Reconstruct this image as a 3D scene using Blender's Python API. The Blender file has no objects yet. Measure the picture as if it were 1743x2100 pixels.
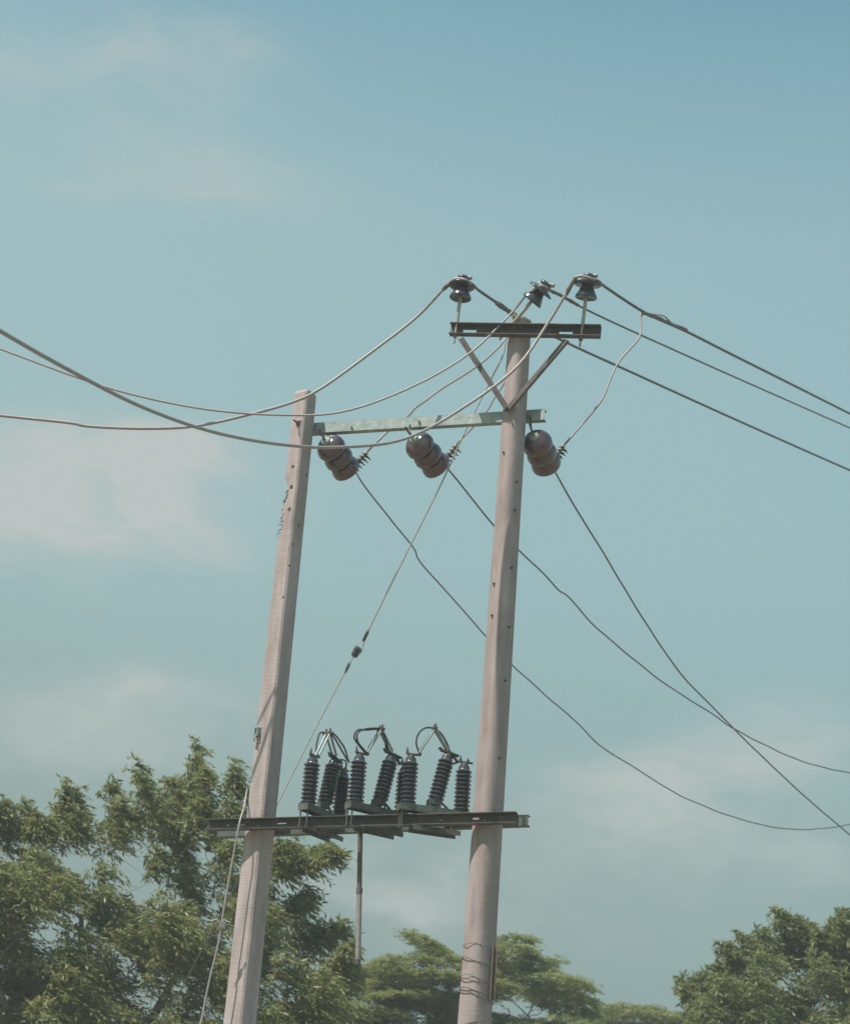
import bpy, math, random
import numpy as np
from mathutils import Vector, Matrix, Quaternion
random.seed(7)
rng = np.random.default_rng(11)
SC = bpy.context.scene
COL = SC.collection
R_ = math.radians

# ------------------------------------------------------------------ camera
PW, PH, FOC = 1743.0, 2100.0, 4000.0           # measuring frame and focal length in its units
PITCH = math.atan(FOC / 9778.0)
ROLL = R_(4.35)
CAM = Vector((0, 0, 1.6))
FW = Vector((0, math.cos(PITCH), math.sin(PITCH)))
_r0 = Vector((1, 0, 0)); _u0 = Vector((0, -math.sin(PITCH), math.cos(PITCH)))
RT = math.cos(ROLL) * _r0 + math.sin(ROLL) * _u0
UP = -math.sin(ROLL) * _r0 + math.cos(ROLL) * _u0
cd = bpy.data.cameras.new('camera'); cam = bpy.data.objects.new('camera', cd); COL.objects.link(cam)
cd.sensor_fit = 'VERTICAL'; cd.sensor_height = 24.0; cd.lens = 24.0 * FOC / PH
cd.clip_end = 9000
cd.dof.use_dof = True; cd.dof.focus_distance = 16.2; cd.dof.aperture_fstop = 2.0
m = Matrix((RT, UP, -FW)).transposed().to_4x4(); m.translation = CAM
cam.matrix_world = m
SC.camera = cam

# ------------------------------------------------------------------ sun and sky
SUN_AZ, SUN_EL = 56.0, 60.0                     # behind the camera, to its left
S_DIR = Vector((-math.sin(R_(SUN_AZ)) * math.cos(R_(SUN_EL)), -math.cos(R_(SUN_AZ)) * math.cos(R_(SUN_EL)), math.sin(R_(SUN_EL))))
sd = bpy.data.lights.new('sun', 'SUN'); sd.energy = 4.6; sd.angle = R_(0.5); sd.color = (1.0, 0.93, 0.86)
sun = bpy.data.objects.new('sun', sd); COL.objects.link(sun)
sun.rotation_euler = S_DIR.to_track_quat('Z', 'Y').to_euler(); sun.location = (-10, -10, 40)

def pray(x, y):
    return (FW * FOC + RT * (x - PW / 2) - UP * (y - PH / 2))
def aty(x, y, Y):
    d = pray(x, y); return CAM + d * (Y / d.y)
def atz(x, y, z):
    d = pray(x, y); return CAM + d * ((z - CAM.z) / d.z)

world = bpy.data.worlds.new('World'); SC.world = world; world.use_nodes = True
def build_world():
    nt = world.node_tree; nt.nodes.clear(); N = nt.nodes.new; L = nt.links.new
    out = N('ShaderNodeOutputWorld'); bg = N('ShaderNodeBackground'); L(bg.outputs[0], out.inputs[0])
    sky = N('ShaderNodeTexSky'); sky.sky_type = 'NISHITA'; sky.sun_disc = False
    sky.sun_elevation = R_(SUN_EL); sky.sun_rotation = R_(180 + SUN_AZ)
    sky.air_density = 1.0; sky.dust_density = 0.6; sky.ozone_density = 1.0
    hs = N('ShaderNodeMixRGB'); hs.blend_type = 'MULTIPLY'; hs.inputs[0].default_value = 1.0; hs.inputs[2].default_value = SKY_TINT + (1,)
    L(sky.outputs[0], hs.inputs[1])
    tc = N('ShaderNodeTexCoord')
    # soft cloud banks at their own bearings on the dome
    def vm(op, a, b=None):
        n = N('ShaderNodeVectorMath'); n.operation = op
        if isinstance(a, (tuple, Vector)): n.inputs[0].default_value = a
        else: L(a, n.inputs[0])
        if b is not None:
            if isinstance(b, (tuple, Vector)): n.inputs[1].default_value = b
            else: L(b, n.inputs[1])
        return n
    def ma(op, a, b=None, clamp=False):
        n = N('ShaderNodeMath'); n.operation = op; n.use_clamp = clamp
        for i, v in enumerate((a, b)):
            if v is None: continue
            if isinstance(v, (int, float)): n.inputs[i].default_value = v
            else: L(v, n.inputs[i])
        return n.outputs[0]
    gen = tc.outputs['Generated']
    nz = N('ShaderNodeTexNoise'); nz.inputs['Scale'].default_value = 9.0; nz.inputs['Detail'].default_value = 6; nz.inputs['Roughness'].default_value = 0.55
    mp = N('ShaderNodeMapping'); mp.inputs['Scale'].default_value = (1, 1, 2.2); L(gen, mp.inputs['Vector']); L(mp.outputs[0], nz.inputs['Vector'])
    warp = vm('SUBTRACT', nz.outputs['Color'], (0.5, 0.5, 0.5)); 
    wsc = vm('MULTIPLY', warp.outputs[0], (0.12, 0.06, 0.09))
    dirw = vm('ADD', gen, wsc.outputs[0]).outputs[0]
    total = None
    for (px, py, rx, ry, amp) in CLOUDS:
        c = pray(px, py).normalized()
        dx = Vector((1, 0, 0)); dx = (dx - c * dx.dot(c)).normalized(); dz = c.cross(dx)
        ex = dx * (FOC / rx); ez = dz * (FOC / ry)
        d = vm('SUBTRACT', dirw, tuple(c)).outputs[0]
        a = vm('DOT_PRODUCT', d, tuple(ex)).outputs['Value']; b = vm('DOT_PRODUCT', d, tuple(ez)).outputs['Value']
        r2 = ma('ADD', ma('MULTIPLY', a, a), ma('MULTIPLY', b, b))
        g = ma('POWER', 2.71828, ma('MULTIPLY', r2, -1.0))
        g = ma('MULTIPLY', g, amp)
        total = g if total is None else ma('ADD', total, g)
    nz2 = N('ShaderNodeTexNoise'); nz2.inputs['Scale'].default_value = 14.0; nz2.inputs['Detail'].default_value = 7; nz2.inputs['Roughness'].default_value = 0.55
    mp2 = N('ShaderNodeMapping'); mp2.inputs['Scale'].default_value = (1, 1, 2.6); mp2.inputs['Location'].default_value = (3.1, 1.7, 0.4); L(dirw, mp2.inputs['Vector']); L(mp2.outputs[0], nz2.inputs['Vector'])
    mr = N('ShaderNodeMapRange'); mr.inputs['From Min'].default_value = 0.34; mr.inputs['From Max'].default_value = 0.62; mr.inputs['To Min'].default_value = 0.30; L(nz2.outputs['Fac'], mr.inputs['Value'])
    fac = ma('MULTIPLY', total, mr.outputs[0], clamp=True)
    # humid veil thickening towards the horizon
    sep = N('ShaderNodeSeparateXYZ'); L(gen, sep.inputs[0])
    def ramp(stops):
        r = N('ShaderNodeValToRGB'); e = r.color_ramp.elements
        while len(e) < len(stops): e.new(0.5)
        for q, (p_, c_) in zip(e, stops): q.position = p_; q.color = tuple(c_) + (1,)
        L(sep.outputs['Z'], r.inputs[0]); return r
    vf = ramp([(p_, (v_, v_, v_)) for p_, v_ in VEIL_AMT]); vc = ramp([(p_, c_) for p_, c_ in VEIL_COL])
    vs_ = vm('SCALE', vc.outputs[0]); vs_.inputs['Scale'].default_value = 1.0 / SKY_STR
    amt = ma('SUBTRACT', vf.outputs[0], ma('MULTIPLY', sep.outputs['X'], 0.3), clamp=True)
    mv = N('ShaderNodeMixRGB'); L(vs_.outputs[0], mv.inputs[2]); L(amt, mv.inputs[0]); L(hs.outputs[0], mv.inputs[1])
    mx = N('ShaderNodeMixRGB'); mx.inputs[2].default_value = tuple(c / SKY_STR for c in CLOUD_COL) + (1,); L(fac, mx.inputs[0]); L(mv.outputs[0], mx.inputs[1])
    L(mx.outputs[0], bg.inputs['Color']); bg.inputs['Strength'].default_value = SKY_STR
SKY_TINT, SKY_STR = (0.66, 1.24, 1.02), 0.13
VEIL_AMT = [(0.0, 1.0), (0.22, 0.97), (0.36, 0.84), (0.50, 0.64), (0.62, 0.24), (0.75, 0.14), (1.0, 0.12)]
VEIL_COL = [(0.0, (0.225, 0.30, 0.29)), (0.14, (0.225, 0.305, 0.295)), (0.24, (0.265, 0.37, 0.355)), (0.36, (0.325, 0.46, 0.46)), (0.55, (0.415, 0.55, 0.52)), (1.0, (0.415, 0.55, 0.52))]
CLOUD_COL = (0.455, 0.50, 0.49)
CLOUDS = [(110, 960, 300, 95, 1.3), (240, 1010, 260, 90, 1.0), (40, 1070, 300, 90, 0.9), (330, 930, 150, 50, 0.6), (390, 330, 200, 60, 0.7), (330, 390, 260, 50, 0.4), (200, 150, 300, 80, 0.65), (420, 110, 120, 50, 0.4), (1400, 1640, 230, 90, 0.9), (1560, 1560, 260, 60, 0.6), (1480, 1790, 300, 60, 0.4), (1250, 1720, 160, 50, 0.5), (1700, 1760, 90, 50, 0.25),
          (760, 1830, 220, 50, 0.8), (980, 1800, 200, 40, 0.5), (200, 1500, 240, 70, 0.7), (300, 1440, 120, 40, 0.4), (1250, 1900, 400, 40, 0.15), (380, 1420, 300, 60, 0.3), (1640, 1490, 200, 50, 0.4)]
build_world()
vs = SC.view_settings
vs.view_transform = 'Standard'; vs.look = 'None'; vs.gamma = 1.0; vs.use_curve_mapping = False; vs.exposure = 0.14
HAZE = 0.0030
SC.cycles.max_bounces = 8; SC.cycles.transparent_max_bounces = 8

# ------------------------------------------------------------------ frame of the two poles
PSI = R_(19)
U_ = Vector((math.cos(PSI), -math.sin(PSI), 0)); N_ = Vector((-math.sin(PSI), -math.cos(PSI), 0)); Z_ = Vector((0, 0, 1))
P0 = aty(994, 1690, 15.5)
def G(x, y, off=0.0):
    d = pray(x, y); t = ((P0 + N_ * off - CAM).dot(N_)) / d.dot(N_); return CAM + d * t

# ------------------------------------------------------------------ materials
def mat(name):
    mm = bpy.data.materials.new(name); mm.use_nodes = True
    nt = mm.node_tree; return mm, nt, nt.nodes['Principled BSDF'], nt.nodes.new, nt.links.new
def noisy(name, c1, c2, scale=6.0, rough=0.7, metal=0.0, bump=0.15, bscale=60.0, stretch=(1, 1, 1), detail=8, spec=0.5, lo=0.35, hi=0.65, coat=0.0, bdist=0.004):
    mm, nt, b, N, L = mat(name)
    tc = N('ShaderNodeTexCoord'); mp = N('ShaderNodeMapping'); mp.inputs['Scale'].default_value = stretch; L(tc.outputs['Object'], mp.inputs[0])
    n1 = N('ShaderNodeTexNoise'); n1.inputs['Scale'].default_value = scale; n1.inputs['Detail'].default_value = detail; n1.inputs['Roughness'].default_value = 0.6; L(mp.outputs[0], n1.inputs['Vector'])
    rp = N('ShaderNodeValToRGB'); rp.color_ramp.elements[0].position = lo; rp.color_ramp.elements[1].position = hi
    rp.color_ramp.elements[0].color = c1 + (1,); rp.color_ramp.elements[1].color = c2 + (1,); L(n1.outputs['Fac'], rp.inputs[0])
    L(rp.outputs[0], b.inputs['Base Color'])
    n2 = N('ShaderNodeTexNoise'); n2.inputs['Scale'].default_value = bscale; n2.inputs['Detail'].default_value = 4; L(mp.outputs[0], n2.inputs['Vector'])
    bp = N('ShaderNodeBump'); bp.inputs['Strength'].default_value = bump; bp.inputs['Distance'].default_value = bdist; L(n2.outputs['Fac'], bp.inputs['Height']); L(bp.outputs[0], b.inputs['Normal'])
    mr = N('ShaderNodeMapRange'); mr.inputs['To Min'].default_value = max(0.03, rough - 0.12); mr.inputs['To Max'].default_value = min(1, rough + 0.12); L(n1.outputs['Fac'], mr.inputs['Value']); L(mr.outputs[0], b.inputs['Roughness'])
    b.inputs['Metallic'].default_value = metal; b.inputs['Specular IOR Level'].default_value = spec; b.inputs['Coat Weight'].default_value = coat
    return mm
def concrete(name, c1, c2, c3, hatch):
    mm, nt, b, N, L = mat(name)
    tc = N('ShaderNodeTexCoord')
    n1 = N('ShaderNodeTexNoise'); n1.inputs['Scale'].default_value = 3.0; n1.inputs['Detail'].default_value = 9; n1.inputs['Roughness'].default_value = 0.65
    mp = N('ShaderNodeMapping'); mp.inputs['Scale'].default_value = (2.2, 2.2, 0.55); L(tc.outputs['Object'], mp.inputs[0]); L(mp.outputs[0], n1.inputs['Vector'])
    rp = N('ShaderNodeValToRGB'); e = rp.color_ramp.elements
    e[0].position = 0.30; e[0].color = c1 + (1,); e[1].position = 0.72; e[1].color = c3 + (1,)
    k = e.new(0.5); k.color = c2 + (1,); L(n1.outputs['Fac'], rp.inputs[0])
    # small pits
    v = N('ShaderNodeTexVoronoi'); v.inputs['Scale'].default_value = 42.0; L(tc.outputs['Object'], v.inputs['Vector'])
    mr = N('ShaderNodeMapRange'); mr.inputs['From Min'].default_value = 0.05; mr.inputs['From Max'].default_value = 0.14; mr.inputs['To Min'].default_value = 0.6; L(v.outputs['Distance'], mr.inputs['Value'])
    ml = N('ShaderNodeMixRGB'); ml.blend_type = 'MULTIPLY'; ml.inputs[0].default_value = 0.5; L(rp.outputs[0], ml.inputs[1]); L(mr.outputs[0], ml.inputs[2]); L(ml.outputs[0], b.inputs['Base Color'])
    # rain streaks and casting patches
    mp4 = N('ShaderNodeMapping'); mp4.inputs['Scale'].default_value = (16, 16, 0.7); L(tc.outputs['Object'], mp4.inputs[0])
    n4 = N('ShaderNodeTexNoise'); n4.inputs['Scale'].default_value = 1.0; n4.inputs['Detail'].default_value = 5; n4.inputs['Roughness'].default_value = 0.6; L(mp4.outputs[0], n4.inputs['Vector'])
    r4 = N('ShaderNodeMapRange'); r4.inputs['From Min'].default_value = 0.38; r4.inputs['From Max'].default_value = 0.56; r4.inputs['To Min'].default_value = 0.80; L(n4.outputs['Fac'], r4.inputs['Value'])
    n5 = N('ShaderNodeTexNoise'); n5.inputs['Scale'].default_value = 1.3; n5.inputs['Detail'].default_value = 4; L(tc.outputs['Object'], n5.inputs['Vector'])
    r5 = N('ShaderNodeMapRange'); r5.inputs['From Min'].default_value = 0.42; r5.inputs['From Max'].default_value = 0.60; r5.inputs['To Min'].default_value = 0.15; r5.inputs['To Max'].default_value = 0.85; L(n5.outputs['Fac'], r5.inputs['Value'])
    ms = N('ShaderNodeMixRGB'); ms.blend_type = 'MULTIPLY'; L(r5.outputs[0], ms.inputs[0]); L(ml.outputs[0], ms.inputs[1]); L(r4.outputs[0], ms.inputs[2]); L(ms.outputs[0], b.inputs['Base Color'])
    # form-board striations
    mp2 = N('ShaderNodeMapping'); mp2.inputs['Rotation'].default_value = (R_(25), R_(28), 0); mp2.inputs['Scale'].default_value = (3, 3, 55); L(tc.outputs['Object'], mp2.inputs[0])
    n2 = N('ShaderNodeTexNoise'); n2.inputs['Scale'].default_value = 1.6; n2.inputs['Detail'].default_value = 4; L(mp2.outputs[0], n2.inputs['Vector'])
    n3 = N('ShaderNodeTexNoise'); n3.inputs['Scale'].default_value = 70; n3.inputs['Detail'].default_value = 5; L(tc.outputs['Object'], n3.inputs['Vector'])
    ad = N('ShaderNodeMath'); ad.operation = 'MULTIPLY_ADD'; ad.inputs[1].default_value = hatch; L(n2.outputs['Fac'], ad.inputs[0]); L(n3.outputs['Fac'], ad.inputs[2])
    bp = N('ShaderNodeBump'); bp.inputs['Strength'].default_value = 0.5; bp.inputs['Distance'].default_value = 0.006; L(ad.outputs[0], bp.inputs['Height']); L(bp.outputs[0], b.inputs['Normal'])
    b.inputs['Roughness'].default_value = 0.92; b.inputs['Specular IOR Level'].default_value = 0.25
    return mm
M = {}
M['concrete_a'] = concrete('rough grey concrete', (0.34, 0.28, 0.268), (0.45, 0.375, 0.36), (0.54, 0.46, 0.445), 1.0)
M['concrete_b'] = concrete('weathered concrete', (0.29, 0.235, 0.222), (0.385, 0.315, 0.30), (0.465, 0.39, 0.375), 0.5)
M['galv'] = noisy('galvanised steel', (0.25, 0.30, 0.28), (0.40, 0.45, 0.43), 14, 0.55, 0.35, 0.1, 90)
M['galv_pin'] = noisy('dull galvanised pin', (0.34, 0.33, 0.27), (0.46, 0.44, 0.38), 25, 0.55, 0.3, 0.1, 90)
M['steel'] = noisy('dark weathered steel', (0.070, 0.072, 0.070), (0.145, 0.125, 0.11), 13, 0.6, 0.2, 0.2, 70)
M['steel_green'] = noisy('dull green steel', (0.085, 0.10, 0.088), (0.15, 0.165, 0.14), 16, 0.6, 0.2, 0.15, 70)
M['rust'] = noisy('brown steel', (0.10, 0.075, 0.06), (0.19, 0.15, 0.125), 30, 0.75, 0.1, 0.2, 80)
M['porcelain'] = noisy('brown porcelain glaze', (0.075, 0.036, 0.044), (0.11, 0.054, 0.060), 5, 0.16, 0.0, 0.0, 30, coat=1.0, spec=0.6)
for nd in M['porcelain'].node_tree.nodes:
    if nd.type == 'BSDF_PRINCIPLED': nd.inputs['Coat Roughness'].default_value = 0.09
M['porcelain_dark'] = noisy('dark grey glaze', (0.048, 0.054, 0.064), (0.072, 0.074, 0.084), 5, 0.22, 0.0, 0.03, 30, coat=0.3)
M['alum'] = noisy('weathered aluminium strand', (0.34, 0.30, 0.285), (0.45, 0.40, 0.385), 40, 0.6, 0.3, 0.6, 160, stretch=(1, 1, 1), bdist=0.002)
M['alum_dark'] = noisy('dull thin and shaded wire', (0.13, 0.12, 0.11), (0.20, 0.18, 0.165), 40, 0.6, 0.3, 0.3, 160)  # also the shade colour for the right conductor runs and the lower stay
M['stay'] = noisy('galvanised stay strand', (0.54, 0.55, 0.54), (0.64, 0.65, 0.63), 30, 0.6, 0.25, 0.5, 160)
M['lead'] = noisy('black flexible lead', (0.035, 0.037, 0.04), (0.06, 0.06, 0.06), 30, 0.6, 0.1, 0.1, 160)
M['hole'] = noisy('painted hole shade', (0.03, 0.03, 0.03), (0.06, 0.055, 0.05), 30, 0.9)  # dark inside of a hole, its shade given as colour
M['brace'] = noisy('grey painted angle', (0.105, 0.085, 0.078), (0.17, 0.14, 0.128), 20, 0.65, 0.2, 0.2, 80)
M['pipe'] = noisy('dull grey pipe', (0.25, 0.235, 0.215), (0.34, 0.32, 0.30), 20, 0.6, 0.2, 0.1, 80)
M['rope'] = noisy('brown binding wire', (0.13, 0.105, 0.095), (0.19, 0.16, 0.145), 40, 0.85)
M['bark'] = noisy('bark', (0.12, 0.095, 0.08), (0.22, 0.18, 0.155), 7, 0.9, 0, 0.6, 25, stretch=(1, 1, 0.3))
def leafmat(name, dark, mid, light, trans):
    mm, nt, b, N, L = mat(name); nt.nodes.remove(b); out = [q for q in nt.nodes if q.type == 'OUTPUT_MATERIAL'][0]
    ge = N('ShaderNodeNewGeometry'); tc = N('ShaderNodeTexCoord')
    n1 = N('ShaderNodeTexNoise'); n1.inputs['Scale'].default_value = 1.1; n1.inputs['Detail'].default_value = 3; L(tc.outputs['Object'], n1.inputs['Vector'])
    a = N('ShaderNodeMath'); a.operation = 'MULTIPLY_ADD'; a.inputs[1].default_value = 0.55; L(ge.outputs['Random Per Island'], a.inputs[0])
    s = N('ShaderNodeMath'); s.operation = 'MULTIPLY'; s.inputs[1].default_value = 0.6; L(n1.outputs['Fac'], s.inputs[0]); L(s.outputs[0], a.inputs[2])
    rp = N('ShaderNodeValToRGB'); e = rp.color_ramp.elements
    e[0].position = 0.2; e[0].color = dark + (1,); e[1].position = 0.92; e[1].color = light + (1,); k = e.new(0.6); k.color = mid + (1,); L(a.outputs[0], rp.inputs[0])
    d = N('ShaderNodeBsdfDiffuse'); t = N('ShaderNodeBsdfTranslucent'); g = N('ShaderNodeBsdfGlossy'); g.inputs['Roughness'].default_value = 0.45
    L(rp.outputs[0], d.inputs[0]); L(rp.outputs[0], t.inputs[0]); g.inputs[0].default_value = (0.8, 0.8, 0.75, 1)
    m1 = N('ShaderNodeMixShader'); m1.inputs[0].default_value = trans; L(d.outputs[0], m1.inputs[1]); L(t.outputs[0], m1.inputs[2])
    m2 = N('ShaderNodeMixShader'); m2.inputs[0].default_value = 0.025; L(m1.outputs[0], m2.inputs[1]); L(g.outputs[0], m2.inputs[2]); L(m2.outputs[0], out.inputs[0])
    return mm
M['leaf_a'] = leafmat('drooping leaves', (0.140, 0.165, 0.056), (0.245, 0.265, 0.092), (0.40, 0.39, 0.17), 0.5)
M['leaf_b'] = leafmat('feathery bright leaves', (0.16, 0.195, 0.062), (0.265, 0.295, 0.10), (0.39, 0.40, 0.165), 0.5)
M['leaf_c'] = leafmat('deep green leaves', (0.130, 0.165, 0.058), (0.225, 0.258, 0.092), (0.38, 0.38, 0.17), 0.5)

# ------------------------------------------------------------------ mesh builder
class MB:
    def __init__(s): s.v = []; s.f = []
    def add(s, vs, fs):
        o = len(s.v); s.v += [Vector(q) for q in vs]; s.f += [tuple(i + o for i in q) for q in fs]; return s
    def box(s, c, ax, ay, az, sx, sy, sz):            # centre, axes, full sizes
        c = Vector(c); vs = []
        for k in (-.5, .5):
            for j in (-.5, .5):
                for i in (-.5, .5): vs.append(c + ax * (i * sx) + ay * (j * sy) + az * (k * sz))
        return s.add(vs, [(0, 2, 3, 1), (4, 5, 7, 6), (0, 1, 5, 4), (2, 6, 7, 3), (0, 4, 6, 2), (1, 3, 7, 5)])
    def tube(s, pts, r, n=8, caps=True):
        pts = [Vector(p) for p in pts]; m_ = len(pts); rs = r if isinstance(r, (list, tuple, np.ndarray)) else [r] * m_
        up = None; vs = []
        for i, p in enumerate(pts):
            t = (pts[min(i + 1, m_ - 1)] - pts[max(i - 1, 0)])
            t = t.normalized() if t.length > 1e-9 else Vector((0, 0, 1))
            if up is None:
                up = Vector((0, 0, 1)) if abs(t.z) < .9 else Vector((1, 0, 0))
            up = (up - t * up.dot(t)); up = up.normalized() if up.length > 1e-6 else t.orthogonal().normalized()
            b = t.cross(up)
            for k in range(n):
                a = 2 * math.pi * k / n; vs.append(p + (up * math.cos(a) + b * math.sin(a)) * rs[i])
        fs = [(i * n + k, i * n + (k + 1) % n, (i + 1) * n + (k + 1) % n, (i + 1) * n + k) for i in range(m_ - 1) for k in range(n)]
        if caps: fs += [tuple(range(n))[::-1], tuple(range((m_ - 1) * n, m_ * n))]
        return s.add(vs, fs)
    def lathe(s, o, ax, prof, n=28):                   # prof: list of (radius, height along ax)
        o = Vector(o); ax = Vector(ax).normalized(); e1 = ax.orthogonal().normalized(); e2 = ax.cross(e1)
        vs = []; rings = []
        for (r, h) in prof:
            if r < 1e-5: rings.append([len(vs)]); vs.append(o + ax * h)
            else:
                rings.append(list(range(len(vs), len(vs) + n)))
                for k in range(n):
                    a = 2 * math.pi * k / n; vs.append(o + ax * h + (e1 * math.cos(a) + e2 * math.sin(a)) * r)
        fs = []
        for A, B in zip(rings, rings[1:]):
            for k in range(n):
                k2 = (k + 1) % n
                if len(A) == 1 and len(B) == 1: continue
                if len(A) == 1: fs.append((A[0], B[k2], B[k]))
                elif len(B) == 1: fs.append((A[k], A[k2], B[0]))
                else: fs.append((A[k], A[k2], B[k2], B[k]))
        return s.add(vs, fs)
    def slab(s, o, ax, ay, az, xs, ys, holes, t):       # plate in the ax/ay plane with rectangular or slotted openings, thickness t along az
        o = Vector(o); nx, ny = len(xs), len(ys); vs = []
        for k in (0, t):
            for y in ys:
                for x in xs: vs.append(o + ax * x + ay * y + az * k)
        idx = lambda i, j, k: k * nx * ny + j * nx + i
        solid = lambda i, j: 0 <= i < nx - 1 and 0 <= j < ny - 1 and (i, j) not in holes
        fs = []
        for i in range(nx - 1):
            for j in range(ny - 1):
                if not solid(i, j): continue
                fs.append((idx(i, j, 0), idx(i, j + 1, 0), idx(i + 1, j + 1, 0), idx(i + 1, j, 0)))
                fs.append((idx(i, j, 1), idx(i + 1, j, 1), idx(i + 1, j + 1, 1), idx(i, j + 1, 1)))
                for di, dj, e in ((-1, 0, ((i, j), (i, j + 1))), (1, 0, ((i + 1, j + 1), (i + 1, j))), (0, -1, ((i + 1, j), (i, j))), (0, 1, ((i, j + 1), (i + 1, j + 1)))):
                    if not solid(i + di, j + dj):
                        (a, b), (c, d) = e; fs.append((idx(a, b, 0), idx(a, b, 1), idx(c, d, 1), idx(c, d, 0)))
        return s.add(vs, fs)
    def build(s, name, material, parent=None, smooth=True, loc=None, angle=38):
        v = np.array([tuple(q) for q in s.v]); 
        if parent is not None: o = np.array(parent.get('_o', (0, 0, 0)))
        elif loc is not None: o = np.array(loc)
        else: o = np.array([(v[:, 0].min() + v[:, 0].max()) / 2, (v[:, 1].min() + v[:, 1].max()) / 2, v[:, 2].min()])
        me = bpy.data.meshes.new(name); me.from_pydata((v - o).tolist(), [], s.f); me.materials.append(material)
        import bmesh
        bm = bmesh.new(); bm.from_mesh(me); bmesh.ops.recalc_face_normals(bm, faces=bm.faces); bm.to_mesh(me); bm.free()
        if smooth:
            me.polygons.foreach_set('use_smooth', [True] * len(me.polygons)); me.set_sharp_from_angle(angle=R_(angle))
        ob = bpy.data.objects.new(name, me); COL.objects.link(ob)
        if parent is not None: ob.parent = parent; ob['_o'] = tuple(float(q) for q in o)
        else: ob.location = o; ob['_o'] = tuple(float(q) for q in o)
        return ob
def tag(o, label, cat, group=None, kind=None):
    if label: o['label'] = label
    if cat: o['category'] = cat
    if group: o['group'] = group
    if kind: o['kind'] = kind
    return o
def thing(name, loc, label, cat, group=None):
    o = bpy.data.objects.new(name, None); COL.objects.link(o); o.location = loc; o.empty_display_size = 0.2
    o['_o'] = tuple(float(q) for q in loc); return tag(o, label, cat, group)
def copy_tree(o, parent=None):
    c = o.copy(); COL.objects.link(c)
    if parent is not None: c.parent = parent
    for ch in list(o.children): copy_tree(ch, c)
    return c
def spline(pts, per=8):
    P = [Vector(p) for p in pts]; out = []
    for i in range(len(P) - 1):
        a, b, c, d = P[max(i - 1, 0)], P[i], P[i + 1], P[min(i + 2, len(P) - 1)]
        # centripetal-ish Catmull-Rom
        t0 = 0; t1 = t0 + max((b - a).length, 1e-4) ** .5; t2 = t1 + max((c - b).length, 1e-4) ** .5; t3 = t2 + max((d - c).length, 1e-4) ** .5
        for k in range(per):
            t = t1 + (t2 - t1) * k / per
            A1 = a * ((t1 - t) / (t1 - t0)) + b * ((t - t0) / (t1 - t0)) if i > 0 else b
            A2 = b * ((t2 - t) / (t2 - t1)) + c * ((t - t1) / (t2 - t1))
            A3 = c * ((t3 - t) / (t3 - t2)) + d * ((t - t2) / (t3 - t2)) if i < len(P) - 2 else c
            if i == 0: A1 = b + (b - c) * 0
            B1 = A1 * ((t2 - t) / (t2 - t0)) + A2 * ((t - t0) / (t2 - t0)) if i > 0 else A2
            B2 = A2 * ((t3 - t) / (t3 - t1)) + A3 * ((t - t1) / (t3 - t1)) if i < len(P) - 2 else A2
            out.append(B1 * ((t2 - t) / (t2 - t1)) + B2 * ((t - t1) / (t2 - t1)))
    out.append(P[-1]); return out
def wire(pts, r, n=8, per=8, wob=0.0):
    q = spline([G(*p) for p in pts], per)
    if wob:
        ph = [random.uniform(0, 6) for _ in range(4)]
        q = [p + Vector((math.sin(i * .9 + ph[0]), math.sin(i * .53 + ph[1]), math.sin(i * .7 + ph[2]) + math.sin(i * 1.9 + ph[3]) * .5)) * wob for i, p in enumerate(q)]
    return q

# ------------------------------------------------------------------ ground
g = MB(); g.add([(-3000, -3000, 0), (3000, -3000, 0), (3000, 3000, 0), (-3000, 3000, 0)], [(0, 1, 2, 3)])
go = g.build('ground', noisy('dry earth and grass', (0.16, 0.13, 0.085), (0.24, 0.20, 0.14), 0.6, 0.95, 0, 0.4, 12), smooth=False)
tag(go, 'dry earth with thin grass under the poles', 'ground', kind='structure')

# ------------------------------------------------------------------ poles
def pole_axis(pb, pt):
    a, b = G(*pb), G(*pt); d = (b - a) / (b.z - a.z); return (lambda z: a + d * (z - a.z)), b.z
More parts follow.
